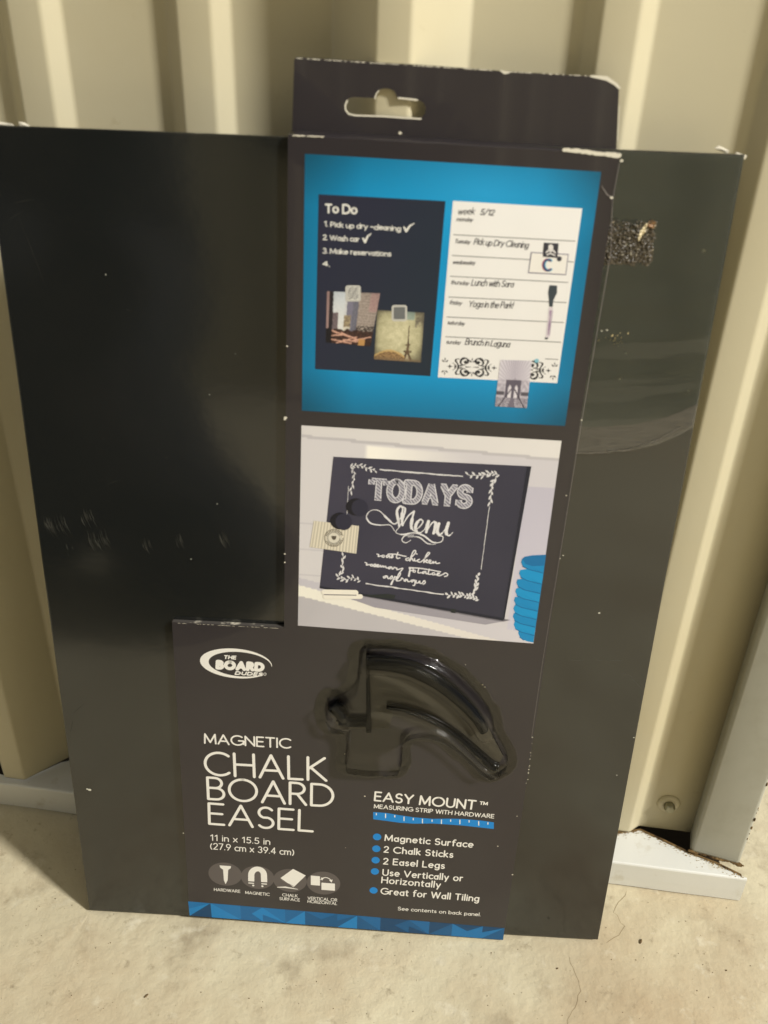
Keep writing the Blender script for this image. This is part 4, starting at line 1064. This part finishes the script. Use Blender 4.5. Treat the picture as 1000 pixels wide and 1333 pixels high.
k.stroke([Z6(379 + 5 * math.cos(a), 238 + 5 * math.sin(a)) for a in [q * .63 for q in range(11)]], .22)
k.build("logo_lettering", 3, INK, card, "white bold maker's name THE BOARD DUDES")
# easy mount
k = Ink(); text(k, "EASY MOUNT", Z7, (116, 137), (658, 185), 46, .95, gap=.24); text(k, "TM", Z7, (686, 158), (726, 162), 15, .5)
k.build("easy_mount_lettering", 2, INK, card, "bold white capitals reading EASY MOUNT")
k = Ink(); text(k, "MEASURING STRIP WITH HARDWARE", Z7, (113, 178), (761, 233), 20, .42, gap=.24); k.build("strip_lettering", 2, INK, card)
tp = [(108, 200), (180, 205), (250, 217), (330, 229), (430, 237), (520, 236), (600, 238), (690, 246), (762, 256)]
bt = [(762, 292), (690, 284), (600, 274), (520, 268), (430, 262), (330, 263), (250, 258), (180, 248), (108, 239)]
flat("measuring_strip", [Z7(*p) for p in tp + bt], 1, P_(14, 124, 196), card, "wavy blue measuring strip")
k = Ink()
for i, x in enumerate([125, 175, 225, 275, 325, 375, 427, 478, 528, 578, 628, 680, 730]):
    for (a, b), (c, d) in zip(tp, tp[1:]):
        if a <= x <= c: y = b + (d - b) * (x - a) / (c - a)
    k.stroke([Z7(x, y + 4), Z7(x, y + (28 if i % 2 else 16))], .5, cap=False)
k.build("strip_ticks", 2, INK, card)
for x, y in [(129, 335), (125, 399), (121, 461), (117, 522), (110, 625)]:
    k = Ink(); k.disc(Z7(x, y), 2.15, 2.25); k.build('bullet_dot', 1, P_(14, 124, 196), card)
for s_, a, b in [("Magnetic Surface", (172, 354), (646, 391)), ("2 Chalk Sticks", (167, 417), (538, 446)), ("2 Easel Legs", (164, 481), (492, 506)), ("Use Vertically or", (160, 542), (590, 574)), ("Horizontally", (154, 583), (470, 610)), ("Great for Wall Tiling", (150, 643), (678, 684))]:
    k = Ink(); text(k, s_, Z7, a, b, 31, .70, gap=.27); k.build('feature_line', 2, INK, card, 'white list line reading ' + s_)
k = Ink(); text(k, "See contents on back panel.", Z7, (242, 731), (688, 764), 17, .36, gap=.22); k.build("back_panel_note", 2, INK, card)
# faceted blue strip
top0, top1, bot0, bot1 = Vector(Z6(76, 1134)), Vector(PX(656.5, 1209)), Vector(D_2), Vector(C_)
bot0 += Vector((.1, .1)); bot1 += Vector((-.1, .1)); top1.x = bot1.x + .1
cols = [P_(16, 104, 160), P_(10, 80, 126), P_(20, 118, 178), P_(8, 62, 100), P_(14, 92, 144)]
def facet(t, ci, lay):
    k = Ink(); k.poly([tuple(p) for p in t]); k.build('blue_facet', lay, cols[ci], card)
nt = 13
xs_t = [0] + [(i + rng.uniform(-.2, .2)) / nt for i in range(1, nt)] + [1]
for i in range(nt):
    a0, a1 = xs_t[i], xs_t[i + 1]; T0, T1 = top0.lerp(top1, a0), top0.lerp(top1, a1); B0, B1 = bot0.lerp(bot1, a0), bot0.lerp(bot1, a1)
    if i % 2: tri = [(T0, B0, B1), (T0, B1, T1)]
    else: tri = [(T0, B0, T1), (T1, B0, B1)]
    for q, t in enumerate(tri):
        ci = (i * 2 + q * 3 + (i // 3)) % 5; facet(t, ci, 1)
        if (i + q) % 3 == 0:
            mid = (t[0] + t[1]) / 2; facet((mid, t[1], t[2]), (ci + 2) % 5, 2)

# ---------------------------------------------------------------- easel legs in their blister
M_LEG = mat("black_gloss_plastic", S(4, 5, 7), .15, .25, bump=[(60, .2, .001)])
M_WEB = mat("olive_black_plastic", S(60, 56, 47), .3, .5)
def sweep(name, F, pts, wd, z0, z1, m_, parent, n=5):
    P = [Vector(F(*p)) for p in smooth(pts, 6)]; N_ = len(P); bm = bmesh.new(); rows = []
    W = [wd[min(len(wd) - 1, int(i * (len(wd) - 1) / (N_ - 1)))] + ((wd[min(len(wd) - 1, int(i * (len(wd) - 1) / (N_ - 1)) + 1)] - wd[min(len(wd) - 1, int(i * (len(wd) - 1) / (N_ - 1)))]) * ((i * (len(wd) - 1) / (N_ - 1)) % 1)) for i in range(N_)]
    for i in range(N_):
        d = (P[min(i + 1, N_ - 1)] - P[max(i - 1, 0)]).normalized(); nn = Vector((-d.y, d.x)); w_ = W[i] / 2; e = min(.9, w_ * .5)
        e = min(w_, 2.6); sec = [(-w_, z0), (-w_, z1 - e), (-w_ + e * .13, z1 - e * .5), (-w_ + e * .5, z1 - e * .13), (-w_ + e, z1 + .02), (w_ - e, z1 + .05), (w_ - e * .5, z1 - e * .13), (w_ - e * .13, z1 - e * .5), (w_, z1 - e), (w_, z0)]
        rows.append([bm.verts.new(((P[i].x + nn.x * a) / 1000, (P[i].y + nn.y * a) / 1000, z / 1000)) for a, z in sec])
    for a, b in zip(rows, rows[1:]):
        for k in range(10): bm.faces.new((a[k], b[k], b[(k + 1) % 10], a[(k + 1) % 10]))
    bm.faces.new(rows[0]); bm.faces.new(rows[-1][::-1]); bmesh.ops.recalc_face_normals(bm, faces=bm.faces)
    return from_bm(name, bm, m_, parent, smooth=True)
band1 = [(262, 136), (340, 140), (430, 155), (520, 192), (600, 242), (680, 312), (735, 375), (765, 425)]
band2 = [(345, 320), (430, 335), (540, 378), (640, 440), (720, 510), (790, 575), (822, 590)]
web = [Z5(*p) for p in [(258, 110), (340, 115), (520, 160), (680, 280), (765, 380), (850, 545), (815, 600), (780, 590), (640, 430), (540, 368), (430, 326), (372, 330), (372, 360), (355, 425), (135, 425), (125, 395), (262, 390)]]
legs = prism("easel_legs", web, ZC + .05, ZC + 1.2, M_WEB, M_LEG, pack, label="two curved black easel legs nested in the clear blister")
sweep("leg_rim", Z5, band1, [6, 6.8, 7, 6.6, 5.6, 4.5], ZC + .1, ZC + 5.2, M_LEG, legs)
sweep("leg_rim", Z5, band2, [1.2, 3.2, 3.8, 4.4, 5.6, 6.0], ZC + .1, ZC + 4.5, M_LEG, legs)
sweep("leg_upright", Z5, [(263, 105), (266, 250), (268, 425)], [1.4, 1.8, 2.6], ZC + .1, ZC + 4.8, M_LEG, legs)
sweep("leg_ledge", Z5, [(275, 395), (200, 395), (138, 390)], [4.5, 5, 4], ZC + .1, ZC + 4.0, M_LEG, legs)
sweep("leg_lip", Z5, [(112, 318), (140, 345), (165, 385)], [6.5, 7, 4.5], ZC + .1, ZC + 4.6, M_LEG, legs)

BL = [Z5(*p) for p in smooth([(238, 82), (330, 82), (430, 90), (540, 122), (650, 190), (740, 280), (800, 370), (812, 440), (866, 540), (860, 592), (800, 628), (755, 612), (700, 560), (610, 485), (520, 450), (445, 458), (415, 500), (408, 590), (365, 612), (185, 602), (166, 560), (168, 445), (105, 425), (78, 375), (92, 300), (150, 288), (212, 235), (225, 120), (238, 82)], 4)[:-1]]
def sdist(x, y, poly):
    ins = False; dm = 1e9; n = len(poly)
    for i in range(n):
        x0, y0 = poly[i]; x1, y1 = poly[(i + 1) % n]
        if (y0 > y) != (y1 > y) and x < (x1 - x0) * (y - y0) / (y1 - y0) + x0: ins = not ins
        dx, dy = x1 - x0, y1 - y0; t = ((x - x0) * dx + (y - y0) * dy) / (dx * dx + dy * dy + 1e-12); t = max(0, min(1, t))
        d = math.hypot(x - x0 - t * dx, y - y0 - t * dy)
        if d < dm: dm = d
    return dm if ins else -dm
RID = [([Z5(*p) for p in smooth(band1, 8)], 4.8, 2.4), ([Z5(*p) for p in smooth(band2, 8)], 3.2, 1.8), ([Z5(*p) for p in smooth([(112, 318), (140, 345), (165, 385)], 8)], 4.0, 2.2)]
def blister():
    xs = [p[0] for p in BL]; ys = [p[1] for p in BL]; x0, x1, y0, y1 = min(xs) - 6, max(xs) + 6, min(ys) - 6, max(ys) + 6
    st = .42; nx = int((x1 - x0) / st); ny = int((y1 - y0) / st); grid = {}; vs = []; fs = []
    for j in range(ny + 1):
        for i in range(nx + 1):
            x = x0 + i * st; y = y0 + j * st; d = sdist(x, y, BL)
            if d < -5.2 - 1.2 * nz(x * .12, y * .12, 3): continue
            if d < 0: z = .35 + .22 * nz(x * .3, y * .3) + .08 * nz(x * .9, y * .9)
            else:
                t = min(1, d / 1.3); z = .35 + 5.9 * (t * t * (3 - 2 * t)) + .14 * nz(x * .25, y * .25, 7)
                for (pl, rr, hh) in RID:
                    e = min(math.dist((x, y), p) for p in pl)
                    if e < rr: z += hh * (1 - (e / rr) ** 2) ** 1.5 * t
            grid[(i, j)] = len(vs); vs.append((x / 1000, y / 1000, (ZC + z) / 1000))
    for (i, j), a in grid.items():
        q = [(i, j), (i + 1, j), (i + 1, j + 1), (i, j + 1)]
        if all(k in grid for k in q): fs.append(tuple(grid[k] for k in q))
    M = clear_mat("clear_blister_plastic", 0.07, 1.36, (.995, .995, .98, 1), haze=0.0, hazec=(.6, .58, .45, 1), bump=[((1, 1, 1), 90, .25, .0008)])
    link("blister", vs, fs, M, pack, smooth=True, label="clear vacuum formed blister over the easel legs")
blister()
# glue haze around the blister foot
k = Ink()
for _ in range(46):
    i = rng.randrange(len(BL)); p = BL[i]; q = BL[(i + 3) % len(BL)]; a = math.atan2(q[1] - p[1], q[0] - p[0]) - math.pi / 2
    off = rng.uniform(1.0, 3.6); c = (p[0] - math.cos(a) * off * -1, p[1] - math.sin(a) * off * -1)
    if sdist(c[0], c[1], BL) > -.6: continue
    r = rng.uniform(.5, 1.5); k.poly([(c[0] + r * rng.uniform(.5, 1.2) * math.cos(2 * math.pi * t / 7), c[1] + r * rng.uniform(.4, 1) * math.sin(2 * math.pi * t / 7)) for t in range(7)])
k.build("glue_blotches", 4, mat("glue_blotch", S(74, 68, 58), .22, .5), card)

# ---------------------------------------------------------------- unseen far wall and photographer, added for the glossy board to mirror
far = empty("far_reflection_wall", "unseen ribbed cream sheet metal wall added for the chalkboard to reflect", "wall", (0.35, -1.75, 0), (0, 0, math.pi + WR))
fp = bpy.data.objects.new("wall_panel", panel.data); col.objects.link(fp); fp.parent = far
for q in (-1.0, 1.0):
    fq = bpy.data.objects.new("wall_panel", panel.data); col.objects.link(fq); fq.parent = far; fq.location = (q, -.002, 0)
M_CLOTH = mat("dark_clothing", S(62, 62, 64), .9, .2); M_SKIN = mat("skin", S(190, 140, 115), .5, .4); M_HAIR = mat("dark_hair", S(30, 24, 20), .6, .3)
J = {'pelvis': (-.34, -.84, .27, .17), 'spine': (-.33, -.82, .46, .16), 'chest': (-.31, -.78, .66, .165), 'neck': (-.28, -.75, .84, .055), 'jaw': (-.27, -.71, .93, .07), 'crown': (-.265, -.70, 1.04, .085),
     'lhip': (-.40, -.80, .26, .12), 'lknee': (-.26, -.46, .32, .13), 'lank': (-.22, -.52, .12, .12), 'ltoe': (-.18, -.40, .05, .07),
     'rhip': (-.22, -.80, .26, .12), 'rknee': (-.19, -.46, .27, .12), 'rank': (-.12, -.50, .10, .10), 'rtoe': (.05, -.38, .04, .06),
     'lsh': (-.47, -.78, .74, .062), 'lelb': (-.42, -.56, .55, .045), 'lwr': (-.20, -.47, .46, .028), 'lpalm': (-.12, -.45, .45, .030),
     'rsh': (-.15, -.78, .74, .062), 'relb': (-.02, -.62, .52, .045), 'rwr': (.12, -.42, .42, .028), 'rpalm': (.16, -.36, .42, .030)}
E_ = [('pelvis', 'spine'), ('spine', 'chest'), ('chest', 'neck'), ('neck', 'jaw'), ('jaw', 'crown'), ('pelvis', 'lhip'), ('lhip', 'lknee'), ('lknee', 'lank'), ('lank', 'ltoe'), ('pelvis', 'rhip'), ('rhip', 'rknee'), ('rknee', 'rank'), ('rank', 'rtoe'),
      ('chest', 'lsh'), ('lsh', 'lelb'), ('lelb', 'lwr'), ('lwr', 'lpalm'), ('chest', 'rsh'), ('rsh', 'relb'), ('relb', 'rwr'), ('rwr', 'rpalm')]
for side, (px_, py_, pz_, sg) in (('l', (-.12, -.45, .45, 1)), ('r', (.16, -.36, .42, 1))):
    for fi, (dx, dz, ln) in enumerate([(-.012, .022, .05), (.0, .028, .055), (.010, .026, .052), (.020, .018, .045), (.022, -.012, .04)]):
        a = '%sf%da' % (side, fi); b = '%sf%db' % (side, fi)
        J[a] = (px_ + dx * 1.4, py_ + .018, pz_ + dz, .009); J[b] = (px_ + dx * 1.6 + .006, py_ + .03, pz_ + dz + (ln - .03) * (1 if dz > 0 else -.4), .008)
        E_ += [(side + 'palm', a), (a, b)]
names = list(J); me = bpy.data.meshes.new("body"); me.from_pydata([J[n][:3] for n in names], [(names.index(a), names.index(b)) for a, b in E_], [])
per = empty("person", "unseen person in dark clothes crouching to photograph the chalkboard, added for the dark reflection", "person", (0, 0, 0))
body = bpy.data.objects.new("body", me); col.objects.link(body); body.parent = per; me.materials.append(M_CLOTH)
body.modifiers.new("skin", 'SKIN'); me.skin_vertices or None
for i, n in enumerate(names):
    me.skin_vertices[0].data[i].radius = (J[n][3], J[n][3]); me.skin_vertices[0].data[i].use_root = (i == 0)
ssd = body.modifiers.new("smooth", 'SUBSURF'); ssd.levels = 2; ssd.render_levels = 2
bm = bmesh.new(); bmesh.ops.create_uvsphere(bm, u_segments=24, v_segments=14, radius=1, matrix=Matrix.Translation((-.265, -.715, 1.055)) @ Matrix.Diagonal((.088, .10, .088, 1)))
from_bm("hair", bm, M_HAIR, per, smooth=True)
